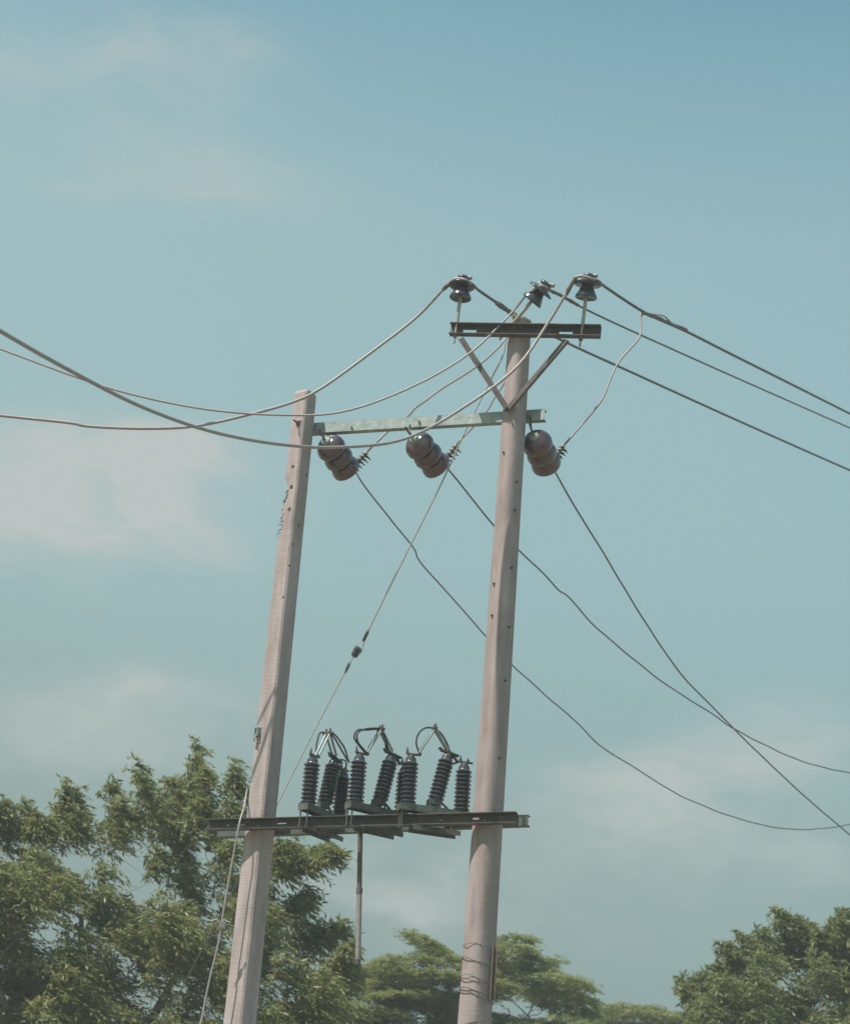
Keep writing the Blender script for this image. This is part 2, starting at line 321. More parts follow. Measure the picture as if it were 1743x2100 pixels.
# square pole
axL, zL = pole_axis((492, 2099), (627, 806))
LPYAW = R_(38)
def square_pole():
    root = thing('concrete_pole', axL(0), 'square chamfered concrete pole with crumbling left edge and a bolt below its top', 'pole', 'concrete poles carrying the line')
    half = lambda z: 0.5 * (0.157 + (0.200 - 0.157) * (zL - z) / (zL - 3.65))
    fn = Vector((-math.sin(LPYAW), -math.cos(LPYAW), 0)); fr = Vector((math.cos(LPYAW), -math.sin(LPYAW), 0))
    zs = list(np.linspace(-0.6, 3.2, 8)) + list(np.linspace(3.3, zL - 0.03, 190)) + [zL]
    b = MB(); vs = []; rr = random.Random(3); prev = 0
    z_hi, z_lo = G(586, 985).z, G(566, 1112).z
    for i, z in enumerate(zs):
        h = half(z); c = 0.016; o = axL(z)
        if i == len(zs) - 1: h -= 0.012
        spall = 0
        if z_lo < z < z_hi: prev = 0.6 * prev + 0.4 * rr.uniform(-0.012, 0.040); spall = prev
        else: prev = 0
        sp2 = 0.018 if (G(500, 2300).z < z < G(470, 2275).z) else 0
        ring = [(-h, -h + c), (-h, h - c), (-h + c, h), (h - c, h), (h, h - c), (h, -h + c), (h - c, -h), (-h + c, -h)]   # (right, front)
        for k, (x, y) in enumerate(ring):
            j = rr.uniform(-.0012, .0012)
            if spall and k in (1, 2): x += spall * (1.0 if k == 1 else 1.35); y -= spall * (0.55 if k == 1 else .25)
            if i > len(zs) - 6 and k in (1, 2, 3): y -= 0.004 * rr.random()
            vs.append(o + fr * (x + j) + fn * (y + j))
    n = len(zs)
    fs = [(i * 8 + k, i * 8 + (k + 1) % 8, (i + 1) * 8 + (k + 1) % 8, (i + 1) * 8 + k) for i in range(n - 1) for k in range(8)] + [tuple(range(8)), tuple(range((n - 1) * 8, n * 8))]
    b.add(vs, fs); b.build('shaft', M['concrete_a'], root, angle=24)
    def on_front(px, py):
        d = pray(px, py)
        p = G(px, py); z = p.z
        for _ in range(4):
            q = axL(z) + fn * half(z); t = (q - CAM).dot(fn) / d.dot(fn); p = CAM + d * t; z = p.z
        return p
    def on_side(px, py):
        d = pray(px, py); p = G(px, py); z = p.z
        for _ in range(4):
            q = axL(z) + fr * half(z); t = (q - CAM).dot(fr) / d.dot(fr); p = CAM + d * t; z = p.z
        return p
    # through-bolt with nut and square washer
    p = on_front(613, 868); q = MB(); q.box(p + fn * .004, fr, fn, Z_, .05, .008, .05); q.lathe(p + fn * .008, fn, [(0, 0), (.017, 0), (.017, .018), (0, .018)], 6); q.lathe(p + fn * .026, fn, [(.009, 0), (.009, .05), (0, .052)], 10)
    q.build('through_bolt', M['rust'], root)
    for (px, py) in ((622, 816), (601, 957), (598, 998), (594, 1044)):
        p = on_front(px, py); q = MB(); q.lathe(p - fn * .01, fn, [(.0, .0115), (.010, .0115), (.013, .0125), (.016, .0122)], 16); q.build('bolt_hole', M['hole'], root)  # dark disc on the solid face, hole shade put into its colour
    for (px, py) in ((628, 975), (612, 1078), (600, 1116), (593, 1160), (581, 1225)):
        p = on_side(px, py); q = MB(); q.lathe(p - fr * .01, fr, [(.0, .0115), (.008, .0115), (.011, .0122)], 12); q.build('bolt_hole', M['hole'], root)  # side face likewise: dark discs stand in for shaded holes
    # lug bracket
    p = on_front(531, 1502); q = MB()
    q.box(p + fn * .004, fr, fn, Z_, .05, .008, .085)
    for sx in (-.016, .016): q.box(p + fr * sx + fn * .024, fr, fn, Z_, .009, .032, .07)
    q.box(p - Z_ * .03 + fn * .024, fr, fn, Z_, .041, .03, .02)
    q.tube([p + fn * .026 + fr * .0 - Z_ * .035, p + fn * .05 - Z_ * .06, p + fn * .04 - Z_ * .09], .006, 6)
    q.build('lug_bracket', M['galv'], root)
    p = on_front(527, 1530); q = MB(); q.box(p, fr, fn, Z_, .02, .006, .055); q.build('stain_plate', M['rust'], root)
    # exposed reinforcement stubs at the crumbled edge
    for i in range(13):
        t = i / 12; px = 584 - 16 * t + random.uniform(-1, 5); py = 1004 + 96 * t
        p = on_front(px + 6, py) - fn * .006
        d = (-fr * random.uniform(.6, 1) + fn * random.uniform(0, .5) + Z_ * random.uniform(-.8, .3)).normalized()
        L_ = random.uniform(.025, .045) if i not in (1,) else .085
        if i == 1: d = (-fr * .45 - Z_ * 1).normalized()
        q = MB(); q.tube([p, p + d * L_ * .6, p + d * L_ + Vector((0, 0, -.008))], .004 if i != 1 else .006, 6); q.build('bar_stub', M['rust'], root)
    # hairline cracks are part of the surface: slim chips
    return root
square_pole()

# rounded pole
axR, zR = pole_axis((973, 2099), (1067, 658))
RPYAW = R_(36)
halfR = lambda z: 0.5 * (0.196 + (0.258 - 0.196) * (zR - z) / (zR - 3.7))
def round_pole():
    root = thing('concrete_pole', axR(0), 'taller rounded concrete pole with braced crossarm on top', 'pole', 'concrete poles carrying the line')
    b = MB(); vs = []; n = 40; rr = random.Random(9)
    zs = list(np.linspace(-0.6, 3.2, 8)) + list(np.linspace(3.3, zR - .025, 120)) + [zR - .008, zR]
    for i, z in enumerate(zs):
        h = halfR(z) * (1 if i < len(zs) - 1 else .93); o = axR(z)
        for k in range(n):
            a = 2 * math.pi * k / n; ca, sa = math.cos(a - RPYAW), math.sin(a - RPYAW); e = 2 / 3.1
            x = math.copysign(abs(ca) ** e, ca); y = math.copysign(abs(sa) ** e, sa)
            X = x * math.cos(RPYAW) - y * math.sin(RPYAW); Y = x * math.sin(RPYAW) + y * math.cos(RPYAW)
            j = 1 + rr.uniform(-.006, .006)
            vs.append(o + Vector((X, Y, 0)) * h * .90 * j)
    m_ = len(zs)
    fs = [(i * n + k, i * n + (k + 1) % n, (i + 1) * n + (k + 1) % n, (i + 1) * n + k) for i in range(m_ - 1) for k in range(n)] + [tuple(range(n)), tuple(range((m_ - 1) * n, m_ * n))]
    b.add(vs, fs); b.build('shaft', M['concrete_b'], root, angle=50)
    for (px, py) in ((1031, 937), (1059, 994), (1055, 1052), (1011, 1205), (1048, 1170), (1007, 1270), (1036, 1400), (1023, 1560), (1043, 1290)):
        d = pray(px, py).normalized(); p = G(px, py, 0)
        # nearest point of the shaft along the sight line
        z = p.z; o = axR(z); w = (p - o); w.z = 0; h = halfR(z) * .98; lat = max(-h * .93, min(h * .93, w.dot(RT)))
        nn = (RT * lat - Vector((0, 1, 0)) * math.sqrt(max(h * h - lat * lat, 1e-6))); nn.z = 0; nn.normalize()
        q = MB(); q.lathe(o + nn * (h * 1.02), nn, [(0, .004), (.009, .004), (.011, -.03)], 12); q.build('bolt_hole', M['hole'], root)  # dark disc on the unbroken shaft, inner shade given as colour
    # broken rim of the cap
    q = MB(); q.box(axR(zR) + Vector((-.05, -.06, .012)), Vector((.9, .4, 0)).normalized(), Vector((-.4, .9, 0)).normalized(), Z_, .05, .04, .03)
    q.build('cap_lump', M['concrete_b'], root)
    return root
round_pole()

# ------------------------------------------------------------------ steel channels
def channel(name, pa, pb, off, h, fl, sgn, slots, material, parent=None, label=None, cat=None, group=None, psi_pt=None, tk=.007):
    """web on the plane off, flanges fl long towards the viewer's side (sgn=1) or away (sgn=-1); slots = (start, end, low, high) along the web"""
    a, b = (G(pa[0], pa[1], off), G(pb[0], pb[1], off)) if psi_pt is None else psi_pt
    ux = (b - a); L_ = ux.length; ux.normalize()
    nn = Vector((ux.y, -ux.x, 0)).normalized(); uz = ux.cross(nn) * -1
    if uz.z < 0: uz = -uz
    xs = [0.0, L_]; ys = [-h / 2, h / 2]
    for (s0, s1, l, u) in slots: xs += [s0, s1]; ys += [l, u]
    xs = sorted(set(round(q, 4) for q in xs)); ys = sorted(set(round(q, 4) for q in ys)); holes = set()
    for (s0, s1, l, u) in slots:
        for i in range(len(xs) - 1):
            for j in range(len(ys) - 1):
                if s0 - 1e-4 <= xs[i] and xs[i + 1] <= s1 + 1e-4 and l - 1e-4 <= ys[j] and ys[j + 1] <= u + 1e-4: holes.add((i, j))
    mb = MB(); mb.slab(a, ux, uz, -nn * sgn, xs, ys, holes, tk)
    for sz in (-1, 1):
        c = a + ux * (L_ / 2) + uz * (sz * (h / 2 - tk / 2 + .001)) + nn * (sgn * (fl / 2 - tk - .0005))
        mb.box(c, ux, nn, uz, L_ + .001, fl, tk)
    ob = mb.build(name, material, parent, smooth=False)
    if label: tag(ob, label, cat, group)
    return ob, a, b, ux, nn, uz
HB = .088
front_beam = channel('support_beam', (427, 1694), (1061, 1679), .125, HB, .075, 1,
        [(.17, .19, -.006, .008), (.25, .33, -.006, .010), (.62, .70, -.002, .012), (2.02, 2.05, -.004, .008), (2.26, 2.36, .0, .018)], M['steel'], None,
        'dark steel channel beam across the front of both poles under the switches', 'beam', 'paired channel beams')
rear_beam = channel('support_beam', (447, 1706), (1083, 1682), -.125, HB, .07, -1, [(.18, .26, -.006, .010), (2.4, 2.42, -.006, .008)], M['steel_green'], None,
        'greenish steel channel beam behind both poles showing under the front beam', 'beam', 'paired channel beams')
for px, py in ((536, 1692), (998, 1681)):
    for dz in (-.018, .018):
        q = MB(); pB = G(px, py, .126) + Z_ * dz; q.box(pB + N_ * .003, U_, N_, Z_, .034, .006, .03); q.lathe(pB + N_ * .006, N_, [(0, 0), (.011, 0), (.011, .014), (.006, .014), (.006, .045), (0, .046)], 6); q.build('bolt', M['rust'], front_beam[0])
tb = thing('tie_beam', G(612, 880, -.13), 'pale galvanised channel beam joining the poles behind them above the disc insulators', 'beam')
up_ = channel('channel', (606, 880.5), (1117, 850), -.125, .100, .065, -1, [(.56, .585, -.014, .008), (.70, .74, -.012, .010), (1.08, 1.10, -.010, .012), (1.53, 1.575, -.014, .004), (1.65, 1.675, -.010, .010)], M['galv'], tb)
def bolt(p, d, r=.014, L_=.05, back=.02):
    q = MB(); d = Vector(d).normalized()
    q.lathe(p, d, [(0, 0), (r * 1.7, 0), (r * 1.7, .004), (r, .004), (r, .016), (r * .55, .016), (r * .55, .016 + L_), (0, .017 + L_)], 6); return q
for px, py in ((722, 878), (860, 866), (1088, 853)):
    bolt(G(px, py, -.122), N_, .012, .03).build('bolt', M['galv_pin'], tb)
bolt(G(1084, 848, -.11), (N_ - Z_ * .5), .016, .04).build('bolt', M['galv_pin'], tb)

# top crossarm
PT = R_(13); nT = Vector((-math.sin(PT), -math.cos(PT), 0)); Pt0 = axR(zR - .1) + nT * .105
def GT(x, y, off=0.0):
    d = pray(x, y); t = ((Pt0 + nT * off - CAM).dot(nT)) / d.dot(nT); return CAM + d * t
arm = thing('crossarm', axR(zR - .1), 'short dark steel crossarm with two diagonal braces at the top of the rounded pole', 'crossarm')
ca, cb = GT(924, 678, 0), GT(1232, 683, 0)
arm_ch = channel('channel', None, None, 0, .108, .07, 1, [(.115, .235, -.018, .012), (.98, 1.10, -.018, .008)], M['steel'], arm, psi_pt=(ca, cb))
uT = (cb - ca).normalized()
foot = axR(G(1037, 852).z) + N_ * .105 - U_ * .03
def brace(a, b, w, side):
    d = (b - a).normalized(); nn = N_; s_ = d.cross(nn).normalized()
    q = MB(); q.box((a + b) / 2, d, s_, nn, (b - a).length, w, .007); q.box((a + b) / 2 + s_ * (side * (w / 2 - .0035)) + nn * .022, d, s_, nn, (b - a).length - .002, .007, .037); return q
brace(GT(945, 694, .045), foot + N_ * .012, .050, 1).build('brace', M['brace'], arm, smooth=False)
brace(GT(1162, 698, .045), foot + N_ * .022 + U_ * .012, .056, -1).build('brace', M['brace'], arm, smooth=False)
bolt(foot + N_ * .028, N_, .018, .03).build('bolt', M['steel'], arm)
for dx in (-.03, .03):
    q = MB(); pB = axR(zR - .12) + nT * .118 + uT * dx; q.box(pB, uT, nT, Z_, .04, .006, .04); q.lathe(pB + nT * .003, nT, [(0, 0), (.012, 0), (.012, .014), (.006, .014), (.006, .04), (0, .041)], 6); q.build('bolt', M['rust'], arm)
# pole band for the foot
q = MB(); zz = foot.z - .012; q.lathe(axR(zz), (0, 0, 1), [(halfR(zz) * .99, -.022), (halfR(zz) * 1.02 + .004, -.022), (halfR(zz) * 1.02 + .004, .022), (halfR(zz) * .99, .022)], 32); 

# ------------------------------------------------------------------ pin insulators (local: z up from the arm top)
def pin_proto():
    root = thing('pin_insulator', (0, 0, 0), '', '', 'pin insulators on the crossarm top')
    body = MB(); z0 = .262
    body.lathe((0, 0, z0), (0, 0, 1), [(0, .002), (.040, .002), (.070, -.004), (.094, -.012), (.099, -.007), (.097, .004), (.084, .030), (.068, .062), (.054, .088), (.050, .100),
               (.068, .104), (.095, .104), (.117, .106), (.122, .112), (.119, .121), (.100, .132), (.072, .141), (.053, .147), (.047, .156), (.046, .170), (.053, .178), (.056, .188), (.051, .202), (.036, .210), (.02, .212), (0, .212)], 40)
    body.build('body', M['porcelain_dark'], root, angle=60)
    pin = MB(); pin.lathe((0, 0, 0), (0, 0, 1), [(0, -.19), (.010, -.19), (.010, .004), (.026, .004), (.026, .012), (.0165, .012), (.0165, z0 + .045), (0, z0 + .045)], 16)
    pin.build('pin', M['galv_pin'], root)
    nut = MB(); nut.lathe((0, 0, -.135), (0, 0, 1), [(.010, 0), (.019, 0), (.019, .018), (.010, .018)], 6); nut.build('nut', M['steel'], root)
    return root
pin0 = pin_proto()
def place_pin(o, p, ax, label):
    o.location = p; o.rotation_mode = 'QUATERNION'; o.rotation_quaternion = Vector(ax).normalized().to_track_quat('Z', 'Y'); tag(o, label, 'insulator', 'pin insulators on the crossarm top')
    return p + Vector(ax).normalized() * (.262 + .172), Vector(ax).normalized()
FLc = .04
axis_z = (Z_ + uT * (-uT.z * .0)).normalized()
pL = GT(936.5, 664, FLc); pR = GT(1194, 668, FLc)
topL = place_pin(pin0, pL, G(950, 566, .22) - pL, 'dark pin insulator standing on the left end of the top crossarm')
pin2 = copy_tree(pin0); topR = place_pin(pin2, pR, GT(1208, 556, FLc + .11) - pR, 'dark glossy pin insulator standing on the right end of the top crossarm')
pin3 = copy_tree(pin0); pm = G(1052, 663, .10)
topM = place_pin(pin3, pm, G(1113, 590, .18) - pm, 'dark pin insulator leaning over on a slanted pin from the rounded pole tip')

# ------------------------------------------------------------------ disc insulator strings (local: +z from the beam to the wire)
def disc_proto():
    root = thing('disc_insulator_string', (0, 0, 0), '', '', 'disc insulator strings under the pale beam')
    hk = MB(); pts = [Vector((0, 0, .06)) , Vector((0, 0, .0)), Vector((.0, .004, -.05)), Vector((0, .02, -.09))]
    hk.tube(spline(pts, 4), .0085, 8); hk.build('hook', M['rust'], root)
    for i in range(3):
        z = .05 + i * DISC_SP
        d = MB(); d.lathe((0, 0, z), (0, 0, 1), [(r_ * (1.12 if r_ > .06 else 1), h_) for r_, h_ in [(.034, .020), (.050, .024), (.072, .031), (.092, .046), (.107, .066), (.117, .090), (.1215, .116), (.1215, .132), (.119, .140), (.110, .138), (.105, .12), (.094, .124), (.086, .104), (.076, .112), (.066, .096), (.05, .092), (.03, .085), (.016, .10), (.016, .15), (0, .15)]], 44)
        dd = d.build('disc', M['porcelain'], root, angle=60)
        c = MB(); c.lathe((0, 0, z), (0, 0, 1), [(0, -.012), (.014, -.012), (.020, -.004), (.036, .000), (.044, .006), (.046, .020), (.050, .028), (.03, .03)], 28); c.build('cap', M['galv'], dd, angle=50)
    return root
DISC_SP = .140
disc0 = disc_proto()
zend = .05 + 2 * DISC_SP + .15
def place_disc(o, cap_px, end_px, off0, depth, label):
    a = G(cap_px[0], cap_px[1], off0); 
    # direction: image offset of the third disc gives the sideways part, the rest of the length runs away from the viewer
    e0 = G(end_px[0], end_px[1], off0); lat = e0 - a; view = (a - CAM).normalized(); lat = lat - view * lat.dot(view)
    Ls = 2 * DISC_SP; dep = math.sqrt(max(Ls * Ls - lat.length ** 2, .01)); ax = (lat + view * dep).normalized()
    o.location = a - ax * .05; o.rotation_mode = 'QUATERNION'; o.rotation_quaternion = ax.to_track_quat('Z', 'Y')
    tag(o, label, 'insulator', 'disc insulator strings under the pale beam'); return a - ax * .05, ax
D = []
D.append(place_disc(disc0, (667, 902), (697, 944), -.05, 0, 'brown glossy disc insulator string hanging beside the square pole'))
d2 = copy_tree(disc0); D.append(place_disc(d2, (847, 898), (880, 938), -.05, 0, 'brown disc insulator string hanging at the middle of the pale beam'))
d3 = copy_tree(disc0); D.append(place_disc(d3, (1094, 893), (1112, 934), -.08, 0, 'brown disc insulator string with bright glint beside the rounded pole'))
# hook links up to the beam
for (o, (a, ax), bpx) in ((disc0, D[0], (657, 889)), (d2, D[1], (840, 877)), (d3, D[2], (1088, 862))):
    q = MB(); e = G(bpx[0], bpx[1], -.115); q.tube(spline([a + ax * .05, a + ax * .0 + Z_ * .01, e - Z_ * .01, e + Z_ * .03], 5), .008, 8)
    w = q.build('link', M['rust'], None); w.location = (0, 0, 0)
    bpy.context.view_layer.update()
    me = w.data; base = Vector(w['_o']); Mi = (Matrix.Translation(o.location) @ o.rotation_quaternion.to_matrix().to_4x4()).inverted()
    me.transform(Mi @ Matrix.Translation(base)); w.parent = o
# strain clamps: gun body behind the last disc with U-bolts, tail running up to the jumper
CL = []
for i, ((a, ax), tail, tip) in enumerate(((D[0], (752, 928), (734, 975)), (D[1], (936, 913), (914, 958)), (D[2], (1155, 914), (1137, 966)))):
    e = a + ax * (zend + .01); dep = (e - P0).dot(N_)
    p1 = G(tip[0] - 4, tip[1] - 6, dep - .02); p2 = G(tail[0], tail[1], dep - .06)
    root = thing('strain_clamp', e, ['strain clamp with bolt tails on the wire behind the disc string by the square pole', 'strain clamp with bolt tails on the wire behind the middle disc string', 'strain clamp with bolt tails on the wire behind the disc string by the rounded pole'][i], 'clamp', 'strain clamps on the disc strings')
    path = spline([e + (p1 - e) * .6, e + ax * .03, e + (p2 - e) * .55, p2], 6)
    q = MB(); q.tube(path, [.016] * 5 + [.020] * (len(path) - 5), 8); q.build('clamp_body', M['alum'], root)
    d = (p2 - e).normalized(); sidew = d.cross((e - CAM).normalized()).normalized()
    if sidew.z > 0: sidew = -sidew
    for k in range(5):
        c = e + (p2 - e) * (.28 + .15 * k)
        u = MB(); u.tube([c - sidew * .022, c + sidew * .05 + d * .012], .0062, 6); u.tube([c - sidew * .022 + ax * .02, c + sidew * .05 + ax * .03 + d * .012], .0062, 6); u.lathe(c + sidew * .022, sidew, [(0, 0), (.012, 0), (.012, .012), (0, .012)], 6)
        u.lathe(c - d * .011, d, [(.0, 0), (.024, 0), (.027, .011), (.024, .022), (0, .022)], 12)
        u.build('u_bolt', M['steel'], root)
    CL.append((e, p2, dep, p1))

# ------------------------------------------------------------------ switches on the beam (local x: front to rear, z up)
def shed_profile(n, H, rc, rs):
    pr = [(0, 0), (rc * 1.0, 0), (rc, .012)]
    st = (H - .034) / n
    for i in range(n):
        z = .014 + i * st
        pr += [(rc, z), (rs * .8, z + st * .10), (rs, z + st * .05), (rs, z + st * .22), (rs * .78, z + st * .52), (rc, z + st * .80)]
    pr += [(rc, H - .016), (rc * .9, H), (0, H)]
    return pr
IH = .385
def switch_proto():
    root = thing('isolator_switch', (0, 0, 0), '', '', 'isolator switches on the beams')
    X = Vector((1, 0, 0)); Y = Vector((0, 1, 0))
    b = MB()                                            # base: channel with the open side down
    b.box((.225, 0, .024), X, Y, Z_, .60, .098, .006)
    for s in (-1, 1): b.box((.225, s * .0455, -.0045), X, Y, Z_, .598, .006, .050)
    b.box((-.071, 0, -.0055), X, Y, Z_, .006, .085, .0525)
    b.build('base_channel', M['steel_green'], root, smooth=False)
    for s in (-1, 1):
        c = MB(); c.box((.245, s * .050, -.148), X, Y, Z_, .40, .040, .005); c.box((.245, s * .050 + s * .0175, -.1675), X, Y, Z_, .398, .005, .036); c.build('clamp_angle', M['steel_green'], root, smooth=False)
    for x in (-.05, .375):
        for s in (-1, 1):
            q = MB(); q.lathe((x, s * .035, -.165), (0, 0, 1), [(0, 0), (.012, 0), (.012, .01), (.0065, .01), (.0065, .15), (0, .15)], 8); q.build('clamp_bolt', M['steel'], root)
    for x in (0.0, .46):                                # fixed posts
        p = MB(); p.lathe((x, 0, .027), (0, 0, 1), shed_profile(10, IH, .047, .067), 28); po = p.build('post_insulator', M['porcelain_dark'], root, angle=40)
        c = MB(); c.lathe((x, 0, .027 + IH - .006), (0, 0, 1), [(.028, 0), (.032, .004), (.03, .03), (.022, .036), (0, .036)], 16); c.build('cap', M['steel'], po)
        if x == 0: dx = .075; z = .027 + IH + .035
        else: dx = .03; z = .027 + IH + .034
        t = MB(); t.box((x + dx * .3, 0, z), X, Y, Z_, .12, .036, .009); t.lathe((x - .035, 0, z + .004), (0, 0, 1), [(0, 0), (.012, 0), (.012, .02), (.007, .02), (.007, .045), (0, .045)], 8)
        t.lathe((x + dx, 0, z + .004), (0, 0, 1), [(0, 0), (.013, 0), (.013, .016), (.007, .016), (.007, .03), (0, .03)], 8)
        t.build('terminal', M['steel'], po, smooth=False)
    # rocking post on its hinge
    lean = Vector((.20, 0, 1)).normalized(); o = Vector((.235, 0, .095))
    p = MB(); p.lathe(o, lean, shed_profile(10, IH, .048, .066), 28); po = p.build('post_insulator', M['porcelain_dark'], root, angle=40)
    top = o + lean * IH
    c = MB(); c.lathe(top - lean * .006, lean, [(.03, 0), (.034, .004), (.034, .02), (.024, .03), (0, .03)], 16); c.build('cap', M['steel'], po)
    tX = Vector((lean.z, 0, -lean.x))
    t = MB(); t.box(top + lean * .034 + tX * .01, tX, Y, lean, .16, .05, .012); t.box(top + lean * .022 + tX * .06 - lean * .01, (tX - lean * .8).normalized(), Y, (lean + tX * .8).normalized(), .11, .03, .01)
    for s in (-1, 1): t.lathe(top + lean * .04 + tX * -.06 + Y * s * .012, (-tX * .8 + lean * .2), [(0, 0), (.008, 0), (.008, .03), (0, .03)], 8)
    t.build('terminal', M['steel'], po, smooth=False)
    h = MB(); h.box(o + Vector((-.02, 0, -.022)), X, Y, Z_, .085, .075, .046); h.lathe(o - lean * .005, lean, [(0, -.012), (.044, -.012), (.044, .006), (0, .006)], 20)
    for s in (-1, 1): h.box(o + Vector((-.055, s * .033, -.045)), X, Y, Z_, .016, .008, .05); h.box(o + Vector((.03, s * .033, -.055)), X, Y, Z_, .016, .008, .04)
    h.box(o + Vector((.07, 0, -.03)), Vector((.8, 0, -.6)), Y, Vector((.6, 0, .8)), .09, .02, .012)
    h.lathe((.19, -.06, .06), (0, 1, 0), [(0, 0), (.010, 0), (.010, .12), (0, .12)], 10)
    h.lathe((.15, -.036, .027), (0, 0, 1), [(0, 0), (.010, 0), (.010, .015), (.005, .015), (.005, .04), (0, .04)], 8)
    h.build('hinge_bracket', M['steel_green'], root, smooth=False)
    # folded contact arms
    f1 = Vector((.062, 0, .027 + IH + .05)); apex = Vector((.185, 0, .027 + IH + .275)); f2 = top + lean * .05 + tX * -.012
    for s in (-1, 1):
        q = MB(); q.tube([f1 + Y * s * .019, apex + Y * s * .019], .0095, 8); q.build('contact_arm', M['galv'], root)
        q = MB(); q.tube([apex + Y * s * .022, f2 + Y * s * .020], .0095, 8); q.build('contact_arm', M['galv'], root)
    k = MB(); k.tube([apex - Y * .05, apex + Y * .05], .012, 10); k.box(apex, X, Y, Z_, .03, .06, .03)
    for s in (-1, 1): k.lathe(apex + Y * s * .022 + Z_ * .01, (0.1 * s, 0, 1), [(0, 0), (.009, 0), (.009, .03), (0, .03)], 8)
    k.build('knuckle', M['steel'], root, smooth=False)
    return root, f1, apex, f2
sw, f1, apex, f2 = switch_proto()
zb_front = (front_beam[1].z + front_beam[2].z) / 2 + HB / 2
SWF = [((633, 1646), 33, 'leftmost isolator switch on the beams with one long drooping lead over the folded arm'),
       ((730, 1642), 56, 'middle isolator switch on the beams with lead looping out to its left'),
       ((836, 1645), 74, 'isolator switch on the beams next to the rounded pole with a tight lead loop')]
sws = [sw, copy_tree(sw), copy_tree(sw)]
for o, (px, yaw, lab) in zip(sws, SWF):
    p = atz(px[0], px[1], zb_front + .034 + .027 + .012)
    # keep the foot on the front beam
    p = G(px[0], px[1], .185); o.location = (p.x, p.y, p.z - .045)
    o.rotation_euler = (0, 0, R_(90 - yaw)); tag(o, lab, 'switch', 'isolator switches on the beams')
LEADS = [
    [[(0.185, -.02, .02), (.24, -.05, -.015), (.31, -.10, -.11), (.335, -.125, -.20), (.345, -.135, -.225)], [(0.185, -.03, .0), (.23, -.05, -.045), (.29, -.085, -.13), (.335, -.125, -.21)], [(.185, .02, .01), (.15, .055, .0), (.11, .05, -.08), (.085, .035, -.18), (.075, .02, -.22)], [(.30, -.03, -.235), (.30, -.07, -.205), (.31, -.115, -.215), (.325, -.115, -.265), (.325, -.07, -.29), (.32, -.045, -.265)]],
    [[(.18, 0, .01), (.10, -.02, -.01), (-.01, -.04, -.05), (-.075, -.05, -.10), (-.05, -.03, -.16), (.03, .0, -.20), (.07, 0, -.225)], [(.18, .01, .01), (.08, .02, -.02), (-.05, .0, -.06), (-.07, .0, -.12), (.0, .0, -.19), (.06, 0, -.23)], [(.20, .02, .0), (.25, .03, -.05), (.27, .02, -.14), (.33, .0, -.21)], [(.2, -.02, -.02), (.235, -.03, -.11), (.27, -.02, -.16), (.33, -.02, -.22)]],
    [[(.18, 0, .01), (.10, .0, -.005), (.05, 0, -.06), (.035, 0, -.14), (.065, 0, -.22)], [(.19, .02, .0), (.25, .03, -.02), (.31, .03, -.1), (.34, .02, -.18), (.36, 0, -.22)], [(.19, -.01, .0), (.24, -.02, -.04), (.29, -.02, -.11), (.34, 0, -.2)], [(.33, .02, -.2), (.36, .02, -.2), (.395, .02, -.245), (.37, .02, -.265)]],
]
for o, ls in zip(sws, LEADS):
    o['_o'] = (0, 0, 0)
    for l in ls:
        q = MB(); q.tube(spline([Vector((x, y, apex.z + z)) for x, y, z in l], 7), .0078, 7); w = q.build('flexible_lead', M['lead'], o)

# operating pipe
pa = G(739, 1707, -.02); pb = G(733.5, 1978, -.02); pj = G(737, 1828, -.02)
rod = thing('operating_rod', pb, 'long vertical operating pipe hanging from the beams below the switches', 'pipe')
q = MB(); q.tube([pa, pj], .0205, 14); q.build('upper_pipe', M['rust'], rod)
q = MB(); q.tube([pj - Z_ * .0, pb + Z_ * .03], .0225, 14); q.build('lower_pipe', M['pipe'], rod)
q = MB(); q.lathe(pj, (0, 0, 1), [(.017, -.02), (.026, -.02), (.026, .025), (.017, .025)], 14); q.build('coupling', M['steel'], rod)
q = MB(); q.lathe(pb, (0, 0, 1), [(0, 0), (.025, 0), (.025, .04), (.02, .04)], 14); q.build('end_cap', M['steel'], rod)
q = MB(); q.box(pa + Z_ * .03, U_, N_, Z_, .05, .05, .07); q.box(pa + Z_ * .035 + U_ * .04, U_, N_, Z_, .06, .012, .04); q.lathe(pa + Z_ * .0 - N_ * .04, N_, [(0, 0), (.009, 0), (.009, .09), (0, .09)], 8); q.build('crank', M['steel'], rod, smooth=False)

# ------------------------------------------------------------------ wires
tl, tm, tr = topL[0], topM[0], topR[0]
def offn(p): return (p - P0).dot(N_)
def line_wire(left, ins_pts, right, r, label):
    pts = [G(*p) for p in left] + ins_pts + [G(*p) for p in right]
    root = thing('line_conductor', ins_pts[0], label, 'wire', 'overhead line conductors')
    P = spline(pts, 7); k = 7 * (len(left) + len(ins_pts) - 1)
    b = MB(); b.tube(P[:k + 1], r, 10); b.build('strand', M['alum'], root)
    b = MB(); b.tube(P[k:], r, 10); b.build('strand', M['alum_dark'], root); return root  # same wire right of the insulator, its shaded underside put into a darker colour
oL, oM, oR = offn(tl) + .04, offn(tm) + .04, offn(tr) + .04
wl = line_wire([(-160, 832, 2.0), (0, 852, 1.75), (155, 869, 1.5), (172, 873, 1.47), (300, 879, 1.25), (400, 874, 1.05), (500, 853, .85), (600, 825, .65), (648, 803, .56), (770, 716, .35), (860, 645, .2), (912, 590, oL)],
               [G(930, 573, oL + .03), G(950, 573, oL + .05), G(966, 582, oL)], [(985, 598, -.25), (1020, 622, -.5), (1052, 646, -.8), (1158, 701, -2.0), (1300, 766, -3.6), (1500, 857, -6.0), (1743, 965, -9.5), (1900, 1033, -12)], .0132, 'overhead conductor tied to the left crossarm insulator and sagging past the square pole top')
